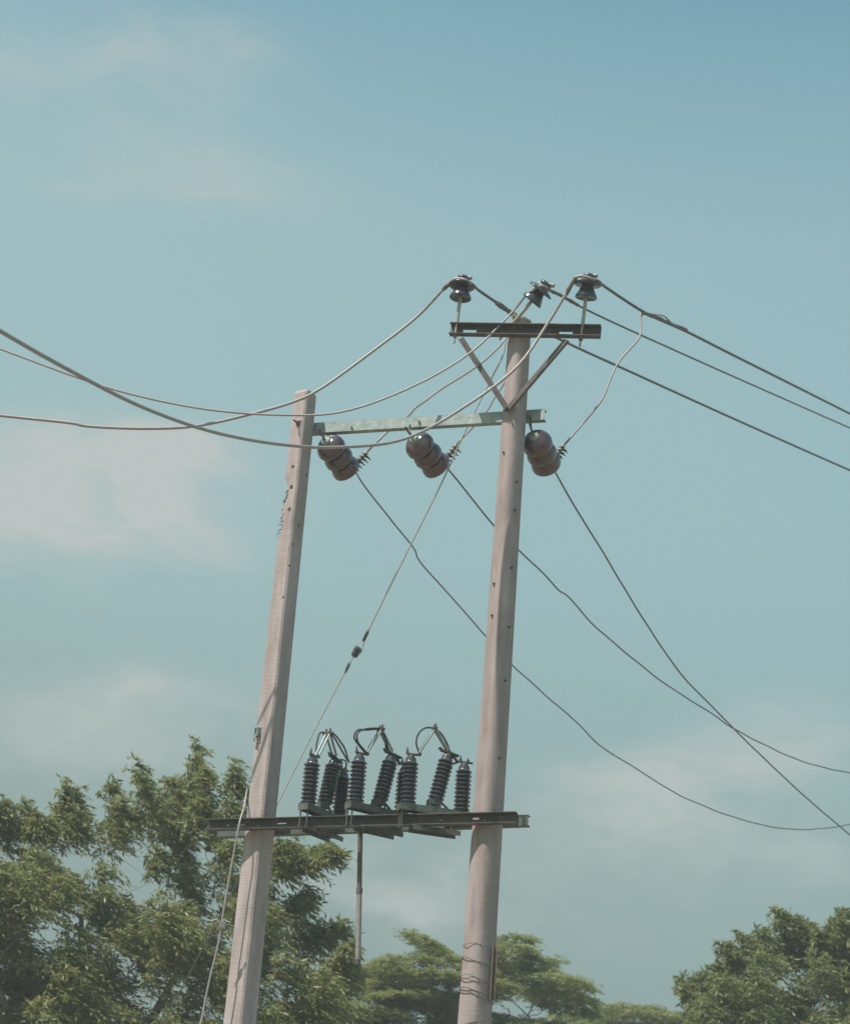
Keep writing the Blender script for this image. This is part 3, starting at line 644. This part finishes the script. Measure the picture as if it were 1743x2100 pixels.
wm = line_wire([(-160, 655, 1.9), (0, 715, 1.7), (165, 776, 1.45), (260, 806, 1.3), (420, 839, 1.05), (570, 851, .8), (700, 845, .6), (850, 791, .4), (961, 726, .25), (1023, 669, .15), (1059, 630, .1), (1082, 602, oM)],
               [G(1097, 592, oM + .02), G(1110, 586, oM + .04), G(1122, 590, oM)], [(1135, 599, -.2), (1200, 634, -.8), (1400, 726, -3.4), (1600, 815, -6.5), (1743, 878, -9.2), (1900, 945, -12.5)], .0096, 'thin overhead conductor tied to the leaning insulator on the rounded pole tip')
wr = line_wire([(-160, 580, 7.0), (0, 678, 6.1), (150, 763, 5.1), (300, 838, 4.1), (450, 889, 3.1), (600, 914, 2.2), (700, 917, 1.65), (830, 900, 1.0), (950, 836, .55), (1060, 752, .3), (1120, 668, .2), (1166, 592, oR + .02)],
               [G(1176, 573, oR + .05), G(1190, 566, oR + .07), G(1220, 574, oR + .03)], [(1240, 588, -.15), (1320, 640, -.9), (1405, 679, -1.8), (1500, 727, -3.0), (1600, 777, -4.5), (1743, 849, -7.2), (1900, 928, -11)], .0132, 'thickest overhead conductor sweeping from upper left to the right crossarm insulator')
def ties(root, p, ax, d):
    """binding turns round the insulator head and the conductor"""
    q = MB()
    for h, rr_ in ((-.015, .056), (-.005, .058), (.004, .057)):
        c = p + ax * h; e1 = ax.orthogonal().normalized(); e2 = ax.cross(e1)
        q.tube([c + (e1 * math.cos(t) + e2 * math.sin(t)) * rr_ for t in np.linspace(0, 6.283, 22)], .005, 6)
    for s in (-1, 1):
        for k in range(3):
            c = p + d * (s * (.03 + .018 * k)) + ax * .028; q.lathe(c, d, [(0, 0), (.019, 0), (.021, .008), (.019, .015), (0, .015)], 10)
    q.build('tie_wire', M['alum'], root)
ties(wl, topL[0] - topL[1] * .012, topL[1], U_); ties(wm, topM[0] - topM[1] * .012, topM[1], (U_ + Z_ * -.3).normalized()); ties(wr, topR[0] - topR[1] * .012, topR[1], U_)
def served(root, pts, r, name='binding', per=5):
    q = MB(); P = spline([G(*p) for p in pts], per)
    e = [0.9 + .5 * random.random() for _ in P]; q.tube(P, [r * k for k in e], 8); return q.build(name, M['alum_dark'], root)
served(wl, [(1018, 621, -.48), (1035, 633, -.6), (1060, 650, -.86)], .02)
served(wm, [(1128, 596, -.12), (1150, 606, -.3), (1185, 626, -.6)], .015)
served(wr, [(1318, 641, -.85), (1345, 651, -1.15), (1375, 664, -1.5), (1406, 677, -1.8)], .016, per=9)
q = MB(); q.tube(spline([G(1340, 645, -1.05), G(1362, 649, -1.3), G(1378, 664, -1.5), G(1408, 675, -1.85)], 6), .008, 8); q.build('splice_tail', M['alum'], wr)
served(wl, [(908, 594, oL), (918, 584, oL), (928, 575, oL + .02)], .017); served(wr, [(1160, 605, oR), (1170, 586, oR + .03), (1180, 570, oR + .05)], .019)

def simple_wire(name, pts, r, material, label, cat, group, wob=0, per=8, first=None):
    P = spline(([first] if first is not None else []) + [G(*p) for p in pts], per)
    if wob:
        ph = [random.uniform(0, 6) for _ in range(6)]; dist = 0; Q = []
        for i, p in enumerate(P):
            if i: dist += (p - P[i - 1]).length
            k = wob * min(1, i / 6, (len(P) - 1 - i) / 6)
            Q.append(p + Vector((math.sin(dist * 3.1 + ph[0]) + .5 * math.sin(dist * 8.3 + ph[1]), 0, math.sin(dist * 2.3 + ph[2]) + .6 * math.sin(dist * 7.1 + ph[3]))) * k)
        P = Q
    b = MB(); b.tube(P, r, 8); o = b.build(name, material); return tag(o, label, cat, group)
JG = 'jumper wires rising from the disc strings'
e, p2, dep, p1 = CL[0]
simple_wire('jumper_wire', [(765, 915, dep), (800, 882, -.5), (838, 853, -.5), (852, 837, -.5), (875, 820, -.5), (905, 797, -.55), (960, 762, -.6), (1000, 732, -.65), (1034, 698, -.7), (1050, 676, -.78), (1064, 668, -.8)], .0105, M['alum'], 'jumper wire from the disc string by the square pole rising behind the pale beam', 'wire', JG, .003, first=p2)
e, p2, dep, p1 = CL[1]
simple_wire('jumper_wire', [(944, 903, dep), (956, 890, -.5), (974, 871, -.5), (999, 841, -.5), (1016, 812, -.5), (1032, 788, -.5), (1048, 752, -.45), (1056, 735, -.35)], .009, M['alum'], 'short jumper wire from the middle disc string running up behind the rounded pole', 'wire', JG, .002, first=p2)
e, p2, dep, p1 = CL[2]
simple_wire('jumper_wire', [(1165, 902, dep), (1195, 868, -.6), (1215, 845, -.6), (1235, 818, -.62), (1253, 775, -.68), (1268, 745, -.72), (1290, 718, -.76), (1309, 694, -.8), (1314, 672, -.83), (1313, 650, -.85), (1322, 641, -.88)], .0098, M['alum'], 'loose jumper wire looping up right of the rounded pole to the spliced conductor', 'wire', JG, .003, first=p2)
SG = 'thin wires leading away from the disc strings'
simple_wire('span_wire', [(740, 984, -.8), (800, 1064, -1.5), (851, 1131, -2.1), (855, 1144, -2.15), (925, 1223, -3.0), (993, 1301, -3.8), (1040, 1353, -4.3), (1095, 1405, -5.0), (1150, 1454, -5.7), (1190, 1488, -6.2), (1222, 1522, -6.6), (1290, 1568, -7.4), (1370, 1618, -8.4), (1430, 1647, -9.2), (1500, 1675, -10), (1600, 1698, -11.5), (1680, 1700, -12.5), (1760, 1687, -13.6), (1900, 1650, -15)], .0072, M['alum_dark'], 'thin wire from the disc string by the square pole, lowest where it sags at right', 'wire', SG, .004, per=7, first=CL[0][3])
simple_wire('span_wire', [(920, 964, -.8), (960, 1014, -1.2), (1008, 1072, -1.7), (1057, 1121, -2.3), (1100, 1163, -2.8), (1145, 1211, -3.4), (1160, 1220, -3.6), (1205, 1268, -4.1), (1270, 1328, -4.9), (1340, 1386, -5.8), (1400, 1426, -6.6), (1460, 1464, -7.4), (1505, 1495, -8), (1600, 1543, -9.4), (1690, 1575, -10.8), (1760, 1588, -12), (1900, 1610, -14)], .0078, M['alum_dark'], 'kinked wire from the middle disc string passing behind the rounded pole', 'wire', SG, .005, per=7, first=CL[1][3])
simple_wire('span_wire', [(1141, 973, -.8), (1185, 1050, -1.5), (1235, 1131, -2.3), (1310, 1256, -3.6), (1350, 1318, -4.3), (1400, 1387, -5.0), (1450, 1440, -5.8), (1500, 1490, -6.6), (1600, 1588, -8.2), (1670, 1651, -9.3), (1760, 1728, -10.8), (1900, 1850, -13)], .0082, M['alum_dark'], 'steep straight wire from the disc string right of the rounded pole', 'wire', SG, .002, per=7, first=CL[2][3])
# small splice knots on two of them
# stay wire
st = thing('stay_wire', G(1036, 700, -.15), 'pale diagonal stay wire with small dark insulator passing behind the square pole', 'wire')
b = MB(); S1 = [G(1037, 700, -.14), G(1030, 731, -.16), G(1004, 783, -.22), G(960, 872, -.34), G(905, 992, -.55), G(840, 1122, -.8), G(752, 1300, -1.15), G(747, 1311, -1.17)]
b.tube(spline(S1, 6), .0075, 8)
c0 = G(731, 1337, -1.22); dS = (G(747, 1311, -1.17) - G(716, 1362, -1.27)).normalized(); sS = dS.cross((c0 - CAM).normalized()).normalized()
for s in (-1, 1): b.tube(spline([G(748, 1308, -1.17), c0 + dS * .055 + sS * s * .032, c0 + sS * s * .036, c0 - dS * .03 + sS * s * .02], 6), .005, 6)
b.build('upper_strand', M['stay'], st)
b = MB(); S2 = [G(716, 1363, -1.27), G(690, 1412, -1.35), G(640, 1508, -1.5), G(565, 1658, -1.75), G(440, 1900, -2.2), G(336, 2096, -2.6)]; last = S2[-1] + (S2[-1] - S2[-2]).normalized() * 1.0
dd = (S2[-1] - S2[-2]).normalized(); S2.append(S2[-1] + dd * (S2[-1].z / -dd.z))
b.tube(spline(S2[:4], 6), .0065, 8); b.tube([c0 - dS * .02, G(716, 1363, -1.27)], .006, 8); b.build('lower_strand', M['stay'], st)
b = MB(); b.tube(spline(S2[3:], 6), .0062, 8); b.build('anchor_strand', M['alum_dark'], st)  # same stay wire lower down, darker colour painted in for its dim shaded run
b = MB(); b.lathe(c0 - dS * .05, dS, [(0, 0), (.022, 0), (.033, .008), (.034, .03), (.029, .045), (.029, .055), (.034, .07), (.033, .092), (.022, .1), (0, .1)], 20); b.build('stay_insulator', M['porcelain_dark'], st)
b = MB(); b.tube([G(745, 1315, -1.17), G(752, 1300, -1.15), G(757, 1290, -1.14)], [.014, .016, .010], 8); b.build('wire_grip', M['steel'], st)
b = MB(); b.tube([G(718, 1358, -1.27), G(712, 1371, -1.28), G(708, 1380, -1.28)], [.012, .014, .009], 8); b.build('wire_grip', M['steel'], st)
# earth cable in front of the square pole side
ec = thing('earth_cable', G(412, 2100, .25), 'pale cable hanging down the left side of the square pole in front of the beam', 'cable')
b = MB(); e_pts = [G(510, 1596, .03), G(506, 1625, .07), G(501, 1655, .14), G(492, 1686, .235), G(478, 1760, .25), G(462, 1850, .26), G(455, 1892, .26), G(447, 1940, .27), G(430, 2010, .28), G(412, 2100, .3), G(392, 2200, .32)]
ef = e_pts[-1]; e_pts.append(Vector((ef.x - .3, ef.y, 0.0)))
eP = spline(e_pts, 7); b.tube(eP, [min(.0078, .0045 + .0003 * i) for i in range(len(eP))], 8); b.build('strand', M['alum'], ec)
pc = G(456, 1896, .275); b = MB(); b.box(pc, RT, N_, UP, .035, .03, .05)
for i, (dx, dz) in enumerate(((-.09, .03), (-.06, .01), (.07, .015), (.085, -.01), (-.04, -.03), (.03, .03))):
    b.tube([pc, pc + RT * dx * .5 + UP * (dz + .015), pc + RT * dx + UP * dz], .0045, 6)
b.build('clip', M['stay'], ec)
# ties wound round the rounded pole
bw = thing('binding_wire', axR(G(985, 1960).z), 'dark ties wound several turns round the lower part of the rounded pole', 'wire')
ring_specs = [((1940, 1950), .004), ((1968, 1992), .006), ((2012, 2024), .005), ((2030, 2046), .0055), ((2036, 2060), .0055), ((2110, 2086), .0045), ((2004, 2022), .0035)]
for (ya, yb), r in ring_specs:
    za, zb = G(960, ya).z, G(1006, yb).z; pts = []
    for t in np.linspace(0, 2 * math.pi, 40):
        a = math.pi + .25 + t                          # starts on the left side, runs across the front to the right, back round behind
        z = za + (zb - za) * (.5 - .5 * math.cos(t)) + .008 * math.sin(3 * t + ya); h = halfR(z) + .004
        pts.append(axR(z) + Vector((math.cos(a) * h, math.sin(a) * h, 0)))
    b = MB(); b.tube(pts, r * .6, 6, caps=False); b.build('turn', M['rope'], bw)
stp = thing('steel_strip', G(1004, 2035), 'narrow rusty steel strip held by the ties to the right side of the rounded pole', 'strip')
za, zb = G(1009, 1944).z, G(1002, 2052).z; vS = Vector((.80, -.6, 0)).normalized()
pA = axR(za) + vS * (halfR(za) + .012); pB = axR(zb) + vS * (halfR(zb) + .012)
b = MB(); b.box((pA + pB) / 2, (pA - pB).normalized(), vS, (pA - pB).normalized().cross(vS), (pA - pB).length, .012, .036); b.box((pA + pB) / 2 + vS * .016 + (pA - pB).normalized().cross(vS) * .015, (pA - pB).normalized(), vS, (pA - pB).normalized().cross(vS), (pA - pB).length - .002, .02, .006); b.build('bar', M['rust'], stp, smooth=False)

# ------------------------------------------------------------------ trees
def inside(poly, x, y):
    c = False; j = len(poly) - 1
    for i in range(len(poly)):
        xi, yi = poly[i]; xj, yj = poly[j]
        if (yi > y) != (yj > y) and x < (xj - xi) * (y - yi) / (yj - yi) + xi: c = not c
        j = i
    return c
def leaf_mesh(name, material, parent, org, dirs, nrm, ln, wd):
    """diamond leaves: org base point, dirs unit direction, nrm sideways unit vector"""
    n = len(org); v = np.empty((n, 4, 3))
    up = np.cross(dirs, nrm)
    v[:, 0] = org; v[:, 1] = org + dirs * (ln * .45)[:, None] + nrm * (wd / 2)[:, None] + up * (wd * .18)[:, None]
    v[:, 2] = org + dirs * ln[:, None]; v[:, 3] = org + dirs * (ln * .45)[:, None] - nrm * (wd / 2)[:, None] + up * (wd * .18)[:, None]
    v = v.reshape(-1, 3) - np.array(parent['_o'])
    me = bpy.data.meshes.new(name); me.vertices.add(n * 4); me.vertices.foreach_set('co', v.astype(np.float32).ravel())
    me.loops.add(n * 4); me.loops.foreach_set('vertex_index', np.arange(n * 4, dtype=np.int32))
    me.polygons.add(n); me.polygons.foreach_set('loop_start', np.arange(0, n * 4, 4, dtype=np.int32)); me.polygons.foreach_set('loop_total', np.full(n, 4, dtype=np.int32))
    me.update(calc_edges=True); me.materials.append(material)
    ob = bpy.data.objects.new(name, me); COL.objects.link(ob); ob.parent = parent; return ob
def norm(a): return a / np.maximum(np.linalg.norm(a, axis=-1, keepdims=True), 1e-9)
WIND = np.array([0.62, 0.0, 0.0])
def plume_leaves(stems, fronds, K, flen, lw, droop, spread, up0, wind):
    """stems: list of (base, tip, radius). returns arrays of leaves"""
    O, Dd, Nn, Ln, Wd = [], [], [], [], []
    for (B, T, rad) in stems:
        B = np.array(B); T = np.array(T); F = max(4, int(fronds * rng.uniform(.8, 1.2) * (1.5 if rad < .27 else 1)))
        t = rng.uniform(0, 1, F) ** .8; p0 = B + (T - B) * t[:, None] + rng.normal(0, rad * .16, (F, 3))
        az = rng.uniform(0, 2 * np.pi, F); ez = up0 + rng.normal(0, .35, F)
        d0 = np.stack([np.cos(az) * np.cos(ez) * spread, np.sin(az) * np.cos(ez) * spread, np.sin(ez)], 1); d0 = d0 + wind * .6; d0 = norm(d0)
        L_ = flen * rng.uniform(.7, 1.2, F) * (.75 + .45 * (1 - t)) * rad / .35
        g_ = (np.array([0, 0, -1.0]) * droop + wind * .7)
        s = np.linspace(.12, 1, K)
        P = p0[:, None, :] + L_[:, None, None] * (d0[:, None, :] * s[None, :, None] + g_[None, None, :] * (s ** 2)[None, :, None])
        tang = norm(d0[:, None, :] + 2 * g_[None, None, :] * s[None, :, None])
        side = norm(np.cross(tang, rng.normal(0, .25, (F, 1, 3)) + np.array([0, 0, 1.0])))
        alt = np.where(np.arange(K) % 2 == 0, 1.0, -1.0)[None, :, None]
        ld = norm(tang * .75 + side * alt * .75 + rng.normal(0, .28, P.shape) + np.array([0, 0, -.30]) * droop + wind * .35)
        ls = norm(np.cross(ld, rng.normal(0, .7, P.shape) + np.array([0, 0, 1.0])))
        O.append(P.reshape(-1, 3)); Dd.append(ld.reshape(-1, 3)); Nn.append(ls.reshape(-1, 3))
        l = lw[0] * rng.uniform(.5, 1.35, P.shape[:2]).ravel(); Ln.append(l); Wd.append(l * lw[1])
    return [np.concatenate(q) for q in (O, Dd, Nn, Ln, Wd)]
def limbs(root, base, fork, majors, stems, r0):
    b = MB(); base = Vector(base); fork = Vector(fork)
    trunk = spline([base, base.lerp(fork, .4) + Vector((.12, 0, 0)), base.lerp(fork, .75) + Vector((-.08, .05, 0)), fork], 5)
    b.tube(trunk, list(np.linspace(r0, r0 * .62, len(trunk))), 12)
    nodes = []
    for mjr in majors:
        mjr = Vector(mjr); mid = fork.lerp(mjr, .5) + Vector((random.uniform(-.2, .2), random.uniform(-.2, .2), random.uniform(-.25, .1)))
        P = spline([fork - Vector((0, 0, .1)), mid, mjr], 6); rs = list(np.linspace(r0 * .45, r0 * .12, len(P))); b.tube(P, rs, 8)
        nodes += list(zip(P[3:], rs[3:]))
    NP = np.array([tuple(q[0]) for q in nodes]); NR = [q[1] for q in nodes]
    for (B, T, rad) in sorted(stems, key=lambda q: (Vector(q[0]) - fork).length):
        B = Vector(B); T = Vector(T); dd_ = np.linalg.norm(NP - np.array(B), axis=1) + np.where(NP[:, 2] > B.z, .5, 0)
        k = int(dd_.argmin()); nd, nr = Vector(NP[k]), NR[k]
        mid = nd.lerp(B, .5) + Vector((random.uniform(-.10, .10), random.uniform(-.10, .10), random.uniform(-.12, .04)))
        P = spline([nd, mid, B, B.lerp(T, .85)], 3); rs = list(np.linspace(min(nr * .7, .03), .004, len(P))); b.tube(P, rs, 5, caps=False)
        NP = np.concatenate([NP, np.array([tuple(q) for q in P[1:7]])]); NR += rs[1:7]
    return b.build('trunk', M['bark'], root)

def tree(label, Y0, tips, poly, nfill, dY, below, fork_px, kind, leafm, fr, K, flen, lw, droop, spread, up0, wind, rad, stem_len, zmin, r0, cat='tree'):
    stems = []
    for (px, py, L_, lean) in tips:
        Y = Y0 + random.uniform(-dY * .4, dY * .4); T = aty(px, py, Y); B = T + Vector((lean, random.uniform(-.1, .1), -L_)); stems.append((B, T, rad * random.uniform(.60, .76)))
    xs = [p[0] for p in poly]; ys = [p[1] for p in poly]; c = 0
    while c < nfill:
        x = random.uniform(min(xs), max(xs)); y = random.uniform(min(ys), max(ys))
        if not inside(poly, x, y): continue
        T = aty(x, y, Y0 + random.uniform(-dY, dY)); L_ = stem_len * random.uniform(.6, 1.2)
        if T.z < zmin: continue
        B = T + Vector((random.uniform(-.25, .2), random.uniform(-.25, .25), -L_)); stems.append((B, T, rad * random.uniform(.8, 1.25))); c += 1
    fork = aty(fork_px[0], fork_px[1], Y0); base = Vector((fork.x + .2, fork.y, 0))
    root = thing('tree', base, label, cat)
    maj = random.sample(stems, min(14, len(stems))); maj = [tuple(Vector(s_[0]).lerp(fork, .25)) for s_ in maj]
    limbs(root, base, fork, maj, stems, r0)
    A = plume_leaves(stems, fr, K, flen, lw, droop, spread, up0, wind)
    leaf_mesh('crown', leafm, root, *A)
    print('tree', label[:30], len(stems), len(A[0]))
    return root

tips_l = [(398, 1520, 1.05, .05), (390, 1560, .9, -.03), (412, 1580, .8, .05), (405, 1640, .6, 0), (470, 1556, .8, .0), (478, 1590, .7, .05), (468, 1640, .5, 0), (276, 1566, .9, .28), (285, 1600, .8, .25), (312, 1650, .6, .2), (343, 1592, .7, .05), (352, 1630, .6, .02), (128, 1601, .7, .05), (148, 1625, .7, .1), (120, 1650, .5, 0), (152, 1670, .5, 0), (90, 1680, .4, 0),
          (220, 1604, .8, .08), (234, 1640, .7, .05), (225, 1680, .5, .05), (46, 1650, .45, 0), (66, 1672, .4, 0), (0, 1642, .5, 0), (10, 1680, .5, 0), (266, 1663, .3, -.05), (430, 1680, .5, 0), (370, 1700, .5, 0), (318, 1745, .4, 0),
          (690, 1748, .12, -.3), (672, 1742, .12, -.3), (655, 1765, .12, -.3), (600, 1730, .4, -.25), (580, 1725, .45, -.2), (612, 1758, .3, -.3), (556, 1735, .4, -.1), (628, 1830, .35, -.25), (606, 1846, .35, -.3), (690, 1893, .4, -.25), (655, 1900, .4, -.25), (622, 1885, .4, -.2), (712, 1940, .35, -.25), (700, 1965, .35, -.25), (715, 1985, .4, -.25)]
poly_l = [(-320, 1690), (0, 1735), (60, 1740), (120, 1740), (170, 1755), (225, 1765), (262, 1800), (320, 1815), (350, 1760), (400, 1725), (440, 1720), (500, 1715), (532, 1780), (552, 1790), (538, 1830), (545, 1872), (578, 1905), (590, 1935), (640, 1970), (685, 2025), (705, 2300), (-320, 2300)]
tree('tall leafy tree with drooping wind blown shoots behind the square pole', 27, tips_l, poly_l, 350, 1.5, 0, (230, 2350), 'a', M['leaf_a'], 42, 13, .36, (.105, .28), .72, 1.0, .70, WIND, .33, .55, 3.2, .26)

tips_r = [(1590, 1870, .5, .1), (1625, 1880, .5, 0), (1650, 1895, .45, 0), (1720, 1872, .6, 0), (1700, 1890, .5, 0), (1735, 1880, .5, 0), (1510, 1912, .45, .2), (1530, 1925, .4, .1), (1555, 1912, .5, .1), (1475, 1935, .4, .2), (1490, 1960, .4, .1), (1458, 1980, .4, .15), (1445, 2000, .4, .1), (1400, 2012, .3, .2), (1395, 2030, .3, .25), (1425, 2010, .35, .1), (1440, 2050, .4, .1), (1420, 2090, .4, .1), (1670, 1915, .5, 0), (1600, 1905, .5, 0)]
poly_r = [(1430, 2020), (1470, 1985), (1500, 1960), (1560, 1940), (1600, 1915), (1660, 1930), (1700, 1910), (1760, 1890), (1900, 1870), (2100, 1950), (2200, 2300), (1380, 2300), (1400, 2100)]
tree('dense round topped tree with drooping shoots rising at the right edge', 32, tips_r, poly_r, 290, 1.5, 0, (1680, 2330), 'c', M['leaf_c'], 44, 13, .36, (.115, .30), .66, 1.0, .70, WIND * .8, .36, .5, 3.2, .24)

# flat-layered tree: pads of fine leaves on spreading branches
def pad_tree(label, Y0, pads, fork_px, leafm, r0, dens, K, flen, lw, dY):
    stems = []; O = []
    for (px, py, hw, tilt, k) in pads:
        c = aty(px, py, Y0 + random.uniform(-dY, dY)); stems.append((c + Vector((-hw * .4, 0, -.22)), c, .3))
    fork = aty(fork_px[0], fork_px[1], Y0); base = Vector((fork.x, fork.y, 0)); root = thing('tree', base, label, 'tree')
    maj = random.sample(stems, min(16, len(stems))); limbs(root, base, fork, [tuple(Vector(s_[0]).lerp(fork, .2)) for s_ in maj], stems, r0)
    out = []
    for (px, py, hw, tilt, k), (B, c, _) in zip(pads, stems):
        F = int(dens * hw * k); ang = rng.uniform(0, 2 * np.pi, F); rr_ = np.sqrt(rng.uniform(0, 1, F)) * hw
        x = rr_ * np.cos(ang); y = rr_ * np.sin(ang) * .8; z = tilt * x + rng.normal(0, .03, F) - .10 * (rr_ / hw) ** 2 * hw
        p0 = np.array(c) + np.stack([x, y, z], 1); az = ang + rng.normal(0, .6, F); ez = rng.normal(.05, .11, F)
        d0 = np.stack([np.cos(az) * np.cos(ez) + .25, np.sin(az) * np.cos(ez), np.sin(ez) + tilt * np.cos(az) * .5], 1); d0 = norm(d0)
        L_ = flen * rng.uniform(.7, 1.2, F); s = np.linspace(.1, 1, K); g_ = np.array([.05, 0, -.20])
        P = p0[:, None, :] + L_[:, None, None] * (d0[:, None, :] * s[None, :, None] + g_ * (s ** 2)[None, :, None])
        tang = norm(d0[:, None, :] + 2 * g_ * s[None, :, None]); side = norm(np.cross(tang, np.array([0, 0, 1.0]) + rng.normal(0, .2, (F, 1, 3))))
        alt = np.where(np.arange(K) % 2 == 0, 1.0, -1.0)[None, :, None]
        ld = norm(tang * .7 + side * alt * .8 + rng.normal(0, .22, P.shape)); ls = norm(np.cross(ld, np.array([0, 0, 1.0]) + rng.normal(0, .45, P.shape)))
        l = lw[0] * rng.uniform(.7, 1.25, P.shape[:2]).ravel(); out.append((P.reshape(-1, 3), ld.reshape(-1, 3), ls.reshape(-1, 3), l, l * lw[1]))
    A = [np.concatenate([q[i] for q in out]) for i in range(5)]; leaf_mesh('crown', leafm, root, *A); print('pad tree', len(pads), len(A[0])); return root
pads = [(862, 1923, .22, -.3, 1), (880, 1935, .26, -.45, 1), (900, 1952, .32, -.4, 1), (930, 1970, .55, -.25, 1), (1045, 1925, .35, .15, 1), (1040, 1945, .4, .1, 1), (1050, 1962, .35, .1, 1), (1020, 1985, .6, .05, 1), (1098, 1975, .32, .35, 1), (1070, 1990, .5, .2, 1),
        (780, 1985, .5, .15, 1), (830, 1965, .45, .1, 1), (745, 1985, .35, .0, 1), (800, 2005, .6, .0, 1), (870, 1995, .8, .0, 1), (950, 2005, .8, .0, 1), (1130, 2005, .55, .02, 1), (1165, 2012, .35, -.2, 1), (1180, 2040, .3, -.35, 1), (1140, 2040, .6, -.05, 1), (1080, 2025, .7, .0, 1), (1160, 2065, .45, -.15, 1)]
for _ in range(60):
    x = random.uniform(560, 1130); lo = 2052 if x < 1030 else 2095
    y = random.uniform(lo + max(0, (640 - x)) * .2, 2230); pads.append((x, y, random.uniform(.45, .8), random.uniform(-.15, .15), 1.0))
for _ in range(26):
    pads.append((random.uniform(540, 1190), random.uniform(2105, 2240), random.uniform(.6, .9), random.uniform(-.15, .15), 1.0))
for _ in range(6):
    x = random.uniform(740, 980); pads.append((x, random.uniform(2015, 2045), random.uniform(.4, .6), random.uniform(-.1, .15), 1.0))
pad_tree('bright green tree with flat layered branches behind the rounded pole', 37, pads, (880, 2420), M['leaf_b'], .24, 330, 12, .30, (.09, .32), 1.4)
pads2 = [(1240, 2072, .5, .1, 1), (1290, 2066, .6, .08, 1), (1340, 2080, .6, -.05, 1), (1385, 2085, .5, -.05, 1), (1260, 2100, .8, 0, 1), (1340, 2105, .8, 0, 1), (1400, 2100, .7, 0, 1), (1180, 2085, .5, .0, 1), (1190, 2110, .9, 0, 1), (1440, 2110, .9, 0, 1)]
for _ in range(30): pads2.append((random.uniform(1170, 1480), random.uniform(2115, 2260), random.uniform(.6, 1.0), random.uniform(-.1, .1), .9))
pad_tree('low flat topped green tree far behind, between the rounded pole and the right hand tree', 46, pads2, (1320, 2420), M['leaf_b'], .22, 280, 12, .36, (.11, .32), 1.4)

# ------------------------------------------------------------------ haze volume, added to lift the dark tones
hz = MB(); hz.box((0, 40, 6.2), Vector((1, 0, 0)), Vector((0, 1, 0)), Z_, 160, 130, 14.4)
hm = bpy.data.materials.new('added haze'); hm.use_nodes = True; hn = hm.node_tree; hn.nodes.clear()
ho = hn.nodes.new('ShaderNodeOutputMaterial'); hv = hn.nodes.new('ShaderNodeVolumePrincipled'); hv.inputs['Color'].default_value = (0.84, 0.88, 0.85, 1); hv.inputs['Density'].default_value = HAZE
hv.inputs['Anisotropy'].default_value = 0.0; hn.links.new(hv.outputs[0], ho.inputs['Volume'])
tag(hz.build('haze', hm, smooth=False), None, None, kind='stuff')

# drop the helper bookkeeping
for o in SC.objects:
    if '_o' in o: del o['_o']
